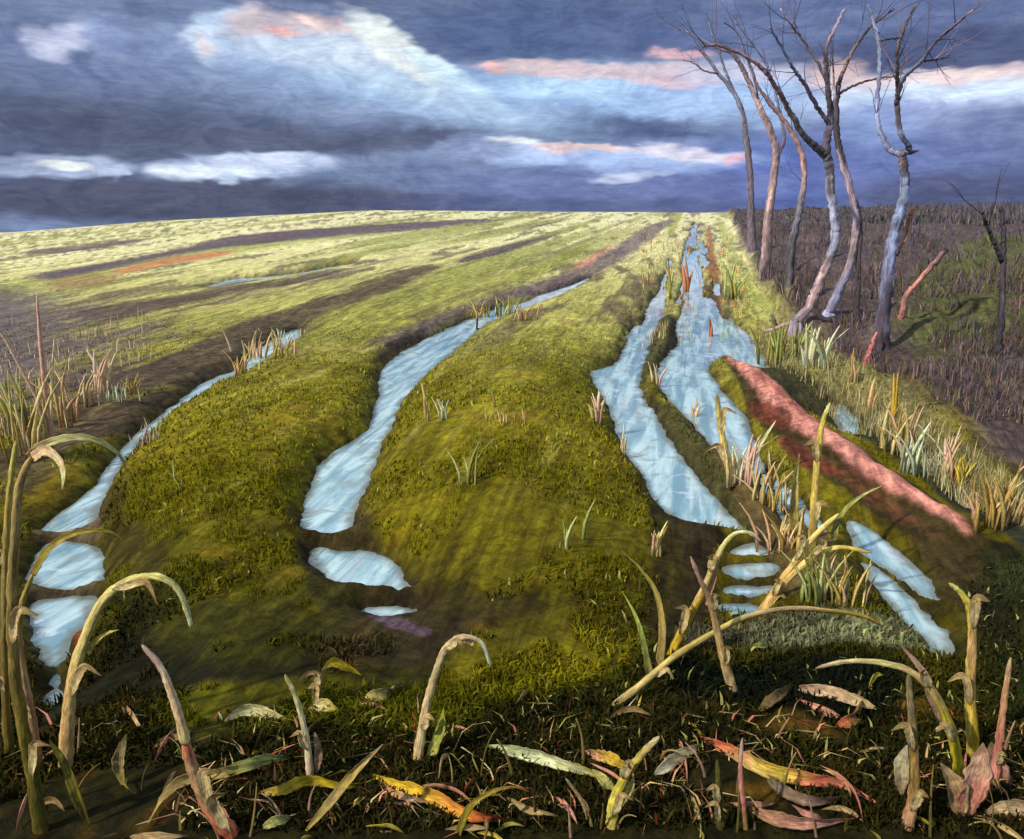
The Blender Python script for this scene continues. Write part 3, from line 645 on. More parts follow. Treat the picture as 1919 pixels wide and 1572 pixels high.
def curve3(pts, standing, Yb=None, dY=0.0, lift=.012):
    _seed[0] += 1; r_ = np.random.default_rng(_seed[0])
    P2 = crom(pts, max(26, 7 * len(pts)))
    out = []
    if standing:
        g = hit(pts[0][0], pts[0][1], ghf) if Yb is None else None
        Y0 = g[1] if Yb is None else Yb
        L2 = np.concatenate([[0], np.cumsum(np.linalg.norm(np.diff(P2, axis=0), axis=1))]); L2 /= L2[-1]
        for (a, b), t in zip(P2, L2):
            d = ray(a, b); Y = Y0 + dY * t; out.append(np.array([d[0] / d[1] * Y, Y, CAM_H + d[2] / d[1] * Y]))
        out = np.array(out)
        if Yb is None: out = np.vstack([out[0] - np.array([0, 0, .05]), out])
    else:
        for i, (a, b) in enumerate(P2):
            g = hit(a, b, ghf); t = i / (len(P2) - 1)
            h = lift + .03 * math.sin(math.pi * t); d = np.array([0, 0, CAM_H]) - g; d /= np.linalg.norm(d)
            out.append(g + d * h / max(d[2], .3))
        out = np.array(out)
    return out
def radii(P, wpx, prof):
    n = len(P); t = np.linspace(0, 1, n); dist = np.linalg.norm(P - np.array([0, 0, CAM_H]), axis=1)
    k = wpx * .86 / 2 / FPX * dist * np.cos(PITCH * .5)
    if prof == 'stem': f = .98 - .50 * t + .13 * np.exp(-((t * 4.2) % 1 - .5) ** 2 / .003); f[-1] *= .30; f[-2] *= .75
    elif prof == 'hook': f = .98 - .66 * t + .11 * np.exp(-((t * 5.1) % 1 - .5) ** 2 / .003); f[-1] *= .2; f[-2] *= .6
    elif prof == 'leaf': f = np.clip(1.25 * np.sin(math.pi * (t * .97 + .015)) ** .85 * (1.1 - .35 * t), .03, 1.1)
    elif prof == 'blade': f = np.clip((1 - t) ** .7 * 1.1, .04, 1)
    else: f = np.ones(n)
    return k * f
TAN = [(120,92,46),(176,142,84),(206,186,124),(222,206,150)]
def make_piece(name, spec, parent=None, origin=None):
    P = curve3(spec['p'], spec.get('stand', True), spec.get('Y'), spec.get('dY', 0.0))
    rr = radii(P, spec['w'], spec.get('prof', 'stem'))
    kind = 'stem' if spec.get('prof', 'stem') in ('stem', 'hook') else 'leaf'
    o = P[0].copy() if origin is None else origin
    me = sweep(P, rr, spec['c'], kind, _seed[0], o)
    ob = link(name, me, M_STALK, parent)
    if parent is None: ob.location = o
    return ob, P, o
def plant(name, label, cat, parts, group=None):
    """parts: [(part_name, spec)], one part = the thing is that mesh"""
    p0 = parts[0][1]; rs_ = random.Random(len(label) * 7 + int(p0['p'][0][0]))
    if parts[0][0] == 'stem' and p0['w'] >= 14 and p0.get('stand', True):
        P2 = crom(p0['p'], 60); parts = list(parts)
        for f in ((.16, .5) if p0['w'] > 17 else (.22,)):
            i = int((f + rs_.uniform(-.05, .08)) * 59); a = P2[i]; tg = P2[min(i + 3, 59)] - P2[max(i - 3, 0)]; tg /= np.linalg.norm(tg) + 1e-6
            sd_ = rs_.choice((-1, 1)); nrm = np.array([-tg[1], tg[0]]) * sd_; ln = p0['w'] * rs_.uniform(1.6, 3.2)
            base = a - tg * ln * .35
            parts.append(('sheath', dict(p=[tuple(base), tuple(a + nrm * p0['w'] * .25), tuple(a + tg * ln * .45 + nrm * ln * .22), tuple(a + tg * ln * .55 + nrm * ln * .62 + np.array([0, ln * .25]))],
                w=p0['w'] * rs_.uniform(.55, .8), prof='leaf', dY=-.02, dY0=p0.get('dY', 0.0) * f - .012, c=[(150,120,70), (206,184,132), (182,150,96), (130,100,60)])))
    if len(parts) == 1:
        ob, P, o = make_piece(name, parts[0][1])
    else:
        P0 = curve3(parts[0][1]['p'], parts[0][1].get('stand', True), parts[0][1].get('Y'), parts[0][1].get('dY', 0.0)); _seed[0] -= 1
        o = P0[1].copy() if parts[0][1].get('stand', True) else P0[0].copy()
        ob = bpy.data.objects.new(name, None); C.objects.link(ob); ob.location = o; ob.empty_display_size = .1
        Ybase = float(P0[0][1])
        for i, (pn, sp) in enumerate(parts):
            sp = dict(sp)
            if i and sp.get('stand', True) and 'Y' not in sp: sp['Y'] = Ybase + sp.get('dY0', .01)
            make_piece(pn, sp, ob, o)
    ob['label'] = label; ob['category'] = cat
    if group: ob['group'] = group
    return ob
GS = 'bent dry stalks standing in the foreground'; GL = 'fallen dry leaves in the foreground'
OL = [(74,66,20),(122,112,34),(150,138,56)]
YEL = [(150,120,40),(196,172,60),(214,192,84),(206,188,120)]
plant('dry_cane', 'thick olive and tan cane at far left with two arching leaves at its top', 'cane', [
  ('stem', dict(p=[(76,1556),(62,1460),(42,1360),(26,1250),(22,1120),(28,1000),(36,910),(58,856)], w=26, c=[(84,76,22),(112,98,30),(126,106,48),(168,132,76),(182,146,84)])),
  ('leaf', dict(p=[(58,858),(85,834),(130,821),(175,823),(210,840),(230,862),(238,890)], w=17, prof='blade', c=[(196,160,104),(226,208,132),(222,206,138),(206,164,124)], dY=.15)),
  ('leaf', dict(p=[(60,856),(88,842),(110,858),(120,885),(117,918)], w=22, prof='blade', c=[(206,160,118),(218,186,138),(196,198,134)], dY=-.1))], GS)
plant('dry_cane', 'slender olive cane at the left bending right over the narrow rut water', 'cane', [
  ('stem', dict(p=[(72,1440),(62,1360),(47,1280),(36,1200),(40,1135),(62,1075)], w=17, c=[(132,92,44),(176,124,92),(150,126,66),(170,150,72)])),
  ('leaf', dict(p=[(62,1077),(90,1032),(130,1003),(180,993),(215,1000),(236,1020)], w=15, prof='blade', c=[(140,120,40),(166,144,56),(132,120,44)], dY=.1))], GS)
plant('dry_cane', 'yellowish cane standing at the very left edge of the view', 'cane', [
  ('stem', dict(p=[(18,1420),(10,1300),(8,1150),(12,1000),(20,900),(30,826)], w=18, c=[(90,70,24),(120,98,36),(140,110,60),(176,154,70),(204,190,88)]))], GS)
plant('bent_stalk', 'big tan stalk arching over at the left with its tip hanging down', 'stalk', [
  ('stem', dict(p=[(124,1440),(127,1370),(131,1310),(145,1240),(170,1170),(198,1120),(236,1091),(276,1080),(312,1086),(338,1112),(352,1150),(359,1178)], w=26, prof='hook', c=[(196,142,84),(204,164,104),(206,186,112),(216,198,112),(214,200,130),(190,186,140)])),
  ('leaf', dict(p=[(160,1222),(180,1200),(200,1186),(222,1180)], w=14, prof='blade', c=[(206,180,96),(190,170,90)]))], GS)
plant('arching_grass', 'olive blade leaning left at the bottom left below the arching stalk', 'grass', [
  ('leaf', dict(p=[(168,1545),(145,1475),(118,1415),(92,1385)], w=18, prof='leaf', c=[(76,70,20),(116,106,36),(88,84,26)]))], GS)
plant('broken_stalk', 'straight stalk with red orange foot and pale pink tip leaning left', 'stalk', [
  ('stem', dict(p=[(432,1562),(392,1512),(362,1445),(346,1385)], w=34, c=[(196,84,54),(176,104,72),(170,132,90),(190,96,60)])),
  ('stem', dict(p=[(348,1392),(336,1345),(318,1290),(300,1248),(266,1208)], w=20, prof='stem', c=[(200,180,116),(222,178,132),(226,186,150),(214,164,150)], dY0=0))], GS)
plant('dry_leaf', 'long leaf crossing the red footed stalk, tan at left and pale green at right', 'leaf', [
  ('leaf', dict(p=[(276,1546),(312,1490),(350,1460),(432,1444),(500,1428),(546,1420)], w=20, prof='leaf', stand=False, c=[(132,112,48),(178,146,88),(160,148,76),(150,166,104)]))], GL)
plant('broken_stalk', 'short cream stalk with a jagged top standing right of the red footed stalk', 'stalk', [
  ('stem', dict(p=[(582,1462),(576,1400),(566,1345),(552,1300),(534,1264)], w=16, c=[(206,160,128),(226,208,164),(214,200,146),(170,160,100)])),
  ('leaf', dict(p=[(590,1455),(596,1410),(590,1372)], w=16, prof='leaf', c=[(150,110,84),(170,130,104)]))], GS)
plant('arching_grass', 'tan blade leaning right with a broken pale tip, bottom left of centre', 'grass', [
  ('leaf', dict(p=[(574,1556),(620,1500),(668,1440),(718,1394)], w=17, prof='leaf', c=[(138,126,40),(196,154,92),(170,146,66),(214,180,140)]))], GS)
plant('bent_stalk', 'cream stalk in the middle hooked over right, with a green leaf at its foot', 'stalk', [
  ('stem', dict(p=[(782,1424),(790,1370),(802,1310),(816,1262),(834,1216),(856,1196),(882,1194),(905,1208),(920,1250)], w=21, prof='hook', c=[(186,150,96),(214,184,136),(210,188,132),(176,152,112),(216,190,144),(186,192,172)])),
  ('leaf', dict(p=[(796,1442),(812,1402),(828,1356),(832,1328)], w=20, prof='leaf', c=[(176,170,96),(150,150,62),(140,138,54)])),
  ('leaf', dict(p=[(872,1196),(884,1204),(884,1226)], w=15, prof='blade', c=[(222,190,136),(206,172,110)]))], GS)
plant('dry_leaf', 'orange and yellow fallen leaf at the bottom centre', 'leaf', [
  ('leaf', dict(p=[(700,1452),(760,1474),(826,1496),(888,1524),(962,1536)], w=30, prof='leaf', stand=False, c=[(186,150,40),(206,172,40),(206,140,40),(206,88,36),(150,58,30)]))], GL)
plant('dry_leaf', 'pinkish curled leaf under the orange and yellow leaf', 'leaf', [
  ('leaf', dict(p=[(716,1464),(752,1490),(806,1504)], w=14, prof='leaf', stand=False, c=[(206,130,80),(222,164,120)]))], GL)
plant('arching_grass', 'small olive blade curving right with an orange tip at the bottom centre', 'grass', [
  ('leaf', dict(p=[(858,1562),(880,1512),(920,1482),(962,1474),(994,1484)], w=14, prof='blade', c=[(110,100,24),(144,126,36),(176,140,44),(206,110,60)]))], GS)
plant('dry_leaf', 'pale green fallen leaf pointing left, right of the bottom centre', 'leaf', [
  ('leaf', dict(p=[(905,1398),(955,1404),(1010,1414),(1062,1432),(1120,1450),(1152,1468)], w=26, prof='leaf', stand=False, c=[(110,116,52),(176,180,132),(206,206,160),(156,142,52),(132,116,36)]))], GL)
plant('dry_leaf', 'pink and yellow fallen leaf lying against the yellow green forked stalk', 'leaf', [
  ('leaf', dict(p=[(1096,1408),(1140,1420),(1182,1442)], w=24, prof='leaf', stand=False, c=[(196,130,110),(186,150,50),(176,150,40)]))], GL)
plant('broken_stalk', 'yellow green stalk leaning right with a short cream leaf at its left side', 'stalk', [
  ('stem', dict(p=[(1146,1548),(1152,1498),(1176,1450),(1205,1412),(1236,1380)], w=24, c=[(196,178,96),(186,170,56),(166,150,50),(196,170,130)])),
  ('leaf', dict(p=[(1150,1480),(1132,1462),(1110,1442)], w=20, prof='leaf', c=[(190,180,110),(196,182,96)])),
  ('leaf', dict(p=[(1150,1520),(1178,1480),(1188,1452)], w=16, prof='leaf', c=[(160,152,76),(190,176,110)]))], GS)
plant('broken_stalk', 'short ringed grey stub leaning left at the bottom', 'stalk', [
  ('stem', dict(p=[(1108,1546),(1090,1500),(1060,1458)], w=11, c=[(120,112,44),(170,140,96),(150,130,90)]))], GS)
plant('dry_leaf', 'grey white folded leaf below the tip of the long orange leaf', 'leaf', [
  ('leaf', dict(p=[(1224,1452),(1262,1424),(1316,1394)], w=24, prof='leaf', stand=False, c=[(206,198,170),(150,140,110),(170,156,110)]))], GL)
plant('dry_leaf', 'long fallen leaf running right, orange then coral pink, at the bottom right', 'leaf', [
  ('leaf', dict(p=[(1296,1378),(1350,1394),(1400,1418),(1450,1442),(1520,1458),(1580,1470),(1650,1508)], w=26, prof='leaf', stand=False, c=[(150,104,70),(206,88,56),(190,140,84),(186,160,60),(206,96,66),(216,120,96),(206,110,90)]))], GL)
plant('dry_leaf', 'grey brown leaf sagging below the long coral leaf', 'leaf', [
  ('leaf', dict(p=[(1430,1446),(1470,1480),(1520,1498),(1600,1490)], w=22, prof='leaf', stand=False, c=[(90,80,60),(120,96,76),(146,110,96)]))], GL)
plant('broken_stalk', 'thin pink upright stalk standing in front of the long fallen leaf', 'stalk', [
  ('stem', dict(p=[(1396,1552),(1392,1500),(1388,1440),(1391,1384)], w=13, c=[(126,110,36),(206,120,104),(214,130,116),(222,160,150)]))], GS)
plant('broken_stalk', 'dull olive upright stalk left of the thin pink stalk', 'stalk', [
  ('stem', dict(p=[(1350,1552),(1348,1490),(1344,1424)], w=18, c=[(64,60,18),(84,80,26),(70,70,30)]))], GS)
plant('arching_grass', 'curved olive yellow blade bending left over the right ridge foot, taller of a pair', 'grass', [
  ('leaf', dict(p=[(1232,1262),(1240,1180),(1230,1112),(1200,1066),(1164,1030)], w=17, prof='blade', c=[(166,130,70),(186,160,90),(146,136,56),(166,156,76)]))], GS)
plant('arching_grass', 'curved light green blade bending left, shorter of a pair', 'grass', [
  ('leaf', dict(p=[(1218,1266),(1206,1200),(1192,1152),(1166,1108)], w=15, prof='blade', c=[(150,130,70),(120,132,66),(186,196,96),(166,180,80)]))], GS)
plant('bent_stalk', 'long tan stalk lying to the right in a low arch, yellow at its tip', 'stalk', [
  ('stem', dict(p=[(1146,1326),(1200,1284),(1262,1232),(1330,1190),(1400,1155),(1480,1140),(1560,1145),(1620,1155),(1650,1171)], w=17, prof='hook', dY=.5, c=[(176,150,90),(206,176,110),(186,160,84),(200,176,104),(206,160,120),(206,160,50),(190,140,40)]))], GS)
plant('bent_stalk', 'yellow stalk rising right with its cream tip folded over the puddle', 'stalk', [
  ('stem', dict(p=[(1256,1228),(1290,1160),(1320,1100),(1345,1042),(1372,1004),(1402,998),(1428,1016)], w=20, prof='hook', c=[(166,140,30),(196,160,40),(206,160,110),(196,186,110),(214,206,150),(196,160,150)])),
  ('leaf', dict(p=[(1318,1130),(1336,1090),(1344,1055)], w=14, prof='blade', c=[(190,120,90),(206,150,110)]))], GS)
plant('broken_stalk', 'brown pointed stalk leaning left and crossing the yellow folded stalk', 'stalk', [
  ('stem', dict(p=[(1374,1292),(1354,1225),(1334,1135),(1312,1085),(1294,1042)], w=21, prof='hook', c=[(176,140,96),(190,154,100),(160,124,80),(150,110,84),(190,140,120)]))], GS)
plant('bent_stalk', 'straight cream yellow stalk leaning right to the clay ridge, curled leaf', 'stalk', [
  ('stem', dict(p=[(1424,1150),(1470,1082),(1520,1012),(1572,962)], w=19, c=[(150,124,70),(196,160,90),(216,184,110),(222,190,110)])),
  ('leaf', dict(p=[(1560,1010),(1566,985),(1586,950),(1618,926),(1654,910)], w=13, prof='blade', c=[(96,92,40),(150,150,80),(186,186,110)], dY0=.03))], GS)
plant('bent_stalk', 'yellow stalk curving over to the right below the clay ridge', 'stalk', [
  ('stem', dict(p=[(1428,1152),(1468,1094),(1516,1050),(1570,1026),(1634,1036)], w=20, prof='hook', c=[(190,140,60),(206,150,90),(222,196,110),(216,186,90),(206,180,96)]))], GS)
plant('standing_reed', 'tall yellow reed standing against the pink clay ridge', 'reed', [
  ('stem', dict(p=[(1522,1030),(1526,950),(1532,860),(1542,792),(1556,754)], w=20, prof='hook', c=[(130,110,50),(190,150,70),(214,180,90),(206,180,80),(222,210,140)]))], 'reeds standing in the right hand track')
plant('standing_reed', 'thick blunt reed standing in the blue water of the right hand track', 'reed', [
  ('stem', dict(p=[(1368,884),(1356,830),(1347,780),(1343,738)], w=19, c=[(190,150,80),(206,160,90),(206,184,110),(150,140,90)]))], 'reeds standing in the right hand track')
plant('standing_reed', 'thin pale blade leaning right with a white tip beside the blunt reed', 'reed', [
  ('leaf', dict(p=[(1400,890),(1415,850),(1436,815),(1454,788)], w=13, prof='blade', c=[(170,150,90),(190,186,130),(220,216,180)]))], 'reeds standing in the right hand track')
plant('standing_reed', 'olive reed with a thin curved tip left of the tall yellow reed', 'reed', [
  ('leaf', dict(p=[(1498,1022),(1488,970),(1488,910),(1498,850)], w=18, prof='leaf', c=[(140,124,56),(166,150,80),(190,176,120)]))], 'reeds standing in the right hand track')
plant('bent_stalk', 'olive yellow stalk at the lower right arching far over to the left', 'stalk', [
  ('stem', dict(p=[(1800,1478),(1792,1410),(1776,1350),(1745,1292),(1702,1256),(1640,1240),(1580,1240),(1528,1252)], w=21, prof='hook', c=[(170,150,40),(166,150,30),(176,160,40),(190,150,100),(206,170,116),(214,196,120),(206,190,130),(190,150,120)])),
  ('leaf', dict(p=[(1744,1280),(1716,1240),(1684,1206)], w=16, prof='blade', c=[(196,150,120),(190,130,110)])),
  ('leaf', dict(p=[(1768,1360),(1750,1320),(1732,1290)], w=12, prof='leaf', c=[(170,130,110),(150,120,96)]))], GS)
plant('bent_stalk', 'tall bright yellow stalk at the lower right, tip bent left', 'stalk', [
  ('stem', dict(p=[(1826,1420),(1818,1300),(1822,1200),(1817,1140),(1800,1110),(1778,1092)], w=22, prof='hook', c=[(176,150,30),(206,176,80),(206,150,96),(206,184,60),(200,186,80),(216,206,130)]))], GS)
plant('broken_stalk', 'upright tan stalk left of the arching stalk at the lower right', 'stalk', [
  ('stem', dict(p=[(1700,1552),(1712,1480),(1712,1400),(1706,1320),(1702,1262)], w=22, c=[(176,124,90),(190,130,84),(130,110,40),(140,120,90),(120,110,70)])),
  ('leaf', dict(p=[(1690,1490),(1690,1440),(1700,1396)], w=24, prof='leaf', c=[(170,150,110),(160,150,120)]))], GS)
plant('broken_stalk', 'pinkish upright stalk near the right edge rising from dry husks', 'stalk', [
  ('stem', dict(p=[(1862,1470),(1874,1380),(1884,1300),(1894,1232)], w=16, c=[(206,130,116),(196,110,84),(186,130,90),(190,150,110)])),
  ('husk', dict(p=[(1880,1500),(1868,1440),(1858,1390)], w=34, prof='leaf', c=[(160,100,80),(190,130,110),(110,96,70)]))], GS)
plant('dry_husk', 'broad pink and tan husk at the foot of the bright yellow stalk', 'husk', [
  ('leaf', dict(p=[(1815,1530),(1822,1480),(1838,1430),(1842,1392)], w=44, prof='leaf', c=[(176,120,90),(206,120,100),(206,150,120),(170,120,84)])),
  ('leaf', dict(p=[(1800,1530),(1782,1480),(1762,1430)], w=34, prof='leaf', c=[(160,120,84),(176,140,96),(130,96,70)])),
  ('leaf', dict(p=[(1830,1536),(1870,1512),(1919,1506),(1950,1510)], w=26, prof='leaf', c=[(190,140,96),(176,140,100),(150,110,80)]))], GS)
plant('dry_leaf', 'beige pink leaf lying on the black green moss right of centre', 'leaf', [  # the black green of the ground here is painted shade
  ('leaf', dict(p=[(1488,1288),(1540,1294),(1600,1310),(1648,1330)], w=24, prof='leaf', stand=False, c=[(150,116,90),(186,140,110),(190,150,110),(196,176,110)]))], GL)
plant('dry_leaf', 'orange edged green leaf lying across the beige pink leaf', 'leaf', [
  ('leaf', dict(p=[(1566,1362),(1596,1340),(1622,1296)], w=22, prof='leaf', stand=False, c=[(190,90,60),(150,96,50),(110,104,50)]))], GL)
plant('dry_leaf', 'brown leaf tip left of the beige pink leaf', 'leaf', [
  ('leaf', dict(p=[(1420,1334),(1450,1308),(1488,1282)], w=20, prof='leaf', stand=False, c=[(130,110,60),(116,84,50),(96,80,40)]))], GL)
plant('folded_leaf', 'bright yellow folded leaf on a brown stub, left of the hooked cream stalk', 'leaf', [
  ('stem', dict(p=[(594,1322),(600,1280),(610,1248)], w=18, c=[(110,84,40),(150,120,60),(180,150,90)])),
  ('leaf', dict(p=[(606,1252),(630,1240),(656,1250),(680,1266)], w=20, prof='leaf', c=[(190,160,40),(200,170,50),(180,150,20)], dY0=.0))], GS)
plant('dry_leaf', 'cream and yellow curled leaf at the foot of the folded yellow leaf', 'leaf', [
  ('leaf', dict(p=[(588,1322),(612,1316),(636,1330)], w=24, prof='leaf', stand=False, c=[(214,196,150),(200,180,110),(180,160,50)]))], GL)
plant('dry_leaf', 'small tan leaf with a coral end on the turf right of the folded yellow leaf', 'leaf', [
  ('leaf', dict(p=[(684,1306),(720,1296),(758,1276)], w=24, prof='leaf', stand=False, c=[(170,150,90),(186,166,100),(206,120,90)]))], GL)
plant('dry_leaf', 'grey cream crumpled leaf left of the short cream stalk', 'leaf', [
  ('leaf', dict(p=[(420,1352),(462,1330),(500,1336),(545,1352)], w=22, prof='leaf', stand=False, c=[(150,130,90),(200,190,140),(190,176,120),(150,130,84)]))], GL)
plant('dry_leaf', 'small peach leaf under the big arching stalk', 'leaf', [
  ('leaf', dict(p=[(238,1322),(254,1344),(268,1366)], w=13, prof='leaf', stand=False, c=[(160,110,60),(216,164,120)]))], GL)
plant('dry_leaf', 'pale green scrap of leaf at the bottom edge left of centre', 'leaf', [
  ('leaf', dict(p=[(492,1550),(520,1536),(558,1524)], w=18, prof='leaf', stand=False, c=[(166,160,84),(196,190,120)]))], GL)
plant('dry_leaf', 'yellow curled leaf around the foot of the short cream stalk', 'leaf', [
  ('leaf', dict(p=[(484,1486),(530,1480),(580,1462),(650,1470),(690,1466)], w=22, prof='leaf', stand=False, c=[(150,110,70),(180,150,50),(196,166,30),(150,130,30),(130,110,36)]))], GL)
plant('dry_leaf', 'pink strip of leaf along the bottom edge right of centre', 'leaf', [
  ('leaf', dict(p=[(1400,1512),(1450,1534),(1520,1540),(1606,1534)], w=26, prof='leaf', stand=False, c=[(130,96,56),(180,120,90),(206,140,120),(206,130,110)]))], GL)
plant('dry_leaf', 'short pink shred of leaf above the pink strip at the bottom edge', 'leaf', [
  ('leaf', dict(p=[(1484,1508),(1512,1524),(1546,1536)], w=12, prof='leaf', stand=False, c=[(206,140,120),(180,110,96)]))], GL)
plant('dry_leaf', 'beige forked scrap of leaf at the bottom, right of the orange tipped blade', 'leaf', [
  ('leaf', dict(p=[(950,1494),(990,1512),(1050,1530)], w=14, prof='leaf', stand=False, c=[(140,120,80),(180,150,100)]))], GL)
plant('dry_leaf', 'thin green leaf lying beside the short cream stalk', 'leaf', [
  ('leaf', dict(p=[(400,1446),(450,1432),(500,1418),(540,1416)], w=12, prof='leaf', stand=False, c=[(90,96,36),(150,160,100),(176,186,130)]))], GL)
plant('arching_grass', 'dark olive blade at the bottom left leaning left beside the tan husk', 'grass', [
  ('leaf', dict(p=[(230,1470),(226,1420),(236,1376)], w=22, prof='leaf', c=[(150,130,60),(140,120,80),(110,100,60)]))], GS)

# ------------------------------------------------------------------ grass stubs and tufts standing about the field
def tuft(name, px, py, hpx, wpx, n, cols, label, cat, group, seed):
    n = n if n <= 3 else int(n * 1.9); wpx = wpx * 1.15
    r_ = np.random.default_rng(seed); g = hit(px, py, ghf); dist = np.linalg.norm(g - np.array([0, 0, CAM_H]))
    V = [(0, 0, -.03)]; F = []; CC = [np.array(lin(cols[0])) * .5]; k = dist / FPX
    for i in range(n):
        bx = r_.normal(0, .30) * wpx * k; by = r_.normal(0, .25) * wpx * k
        h = hpx * k * r_.uniform(.45, 1.0) * (1.0 if i else 1.05); lean = r_.normal(0, .30) * h; ly = r_.normal(0, .1) * h
        wd = min(max(hpx * .10, 4.0), 8.0) * k * r_.uniform(.6, 1.3); c = np.array(lin(cols[r_.integers(len(cols))])) * math.exp(r_.normal(0, .15))
        o = len(V); ang = r_.uniform(-.6, .6); cx, sx = math.cos(ang), math.sin(ang)
        for (t, ww) in ((0, .8), (.35, 1.0), (.7, .75), (.93, .35)):
            x0, y0, z0 = bx + lean * t * t, by + ly * t, h * t - (.02 if t == 0 else 0)
            for s in range(3):
                th = 2 * math.pi * s / 3 + .5
                V.append((x0 + cx * math.cos(th) * wd * ww / 2 - sx * math.sin(th) * wd * ww / 4, y0 + sx * math.cos(th) * wd * ww / 2 + cx * math.sin(th) * wd * ww / 4, z0)); CC.append(c * (.9 + .3 * t))
        V.append((bx + lean, by + ly, h)); CC.append(c)
        for q in range(3):
            for s in range(3):
                a, b = o + q * 3 + s, o + q * 3 + (s + 1) % 3; F += [a, b, b + 3, a, b + 3, a + 3]
        for s in range(3): F += [o + 9 + s, o + 9 + (s + 1) % 3, o + 12, 0, o + (s + 1) % 3, o + s]
    VA = np.array(V)
    me = new_mesh(name, VA, np.array(F), 3, np.clip(np.array(CC), .004, .8), np.stack([VA[:, 0] * 40, VA[:, 1] * 40, VA[:, 2]], 1))
    ob = link(name, me, M_STALK, label=label, category=cat, group=group); ob.location = g; return ob
PAL_T = [(206,186,124),(190,160,96),(170,140,70),(214,170,130)]
PAL_G = [(150,156,84),(120,124,60),(186,188,120),(160,150,70)]
PAL_P = [(232,190,164),(226,176,150),(226,206,160),(206,180,124)]
PAL_W = [(190,200,176),(200,204,170),(170,176,140),(206,200,160)]
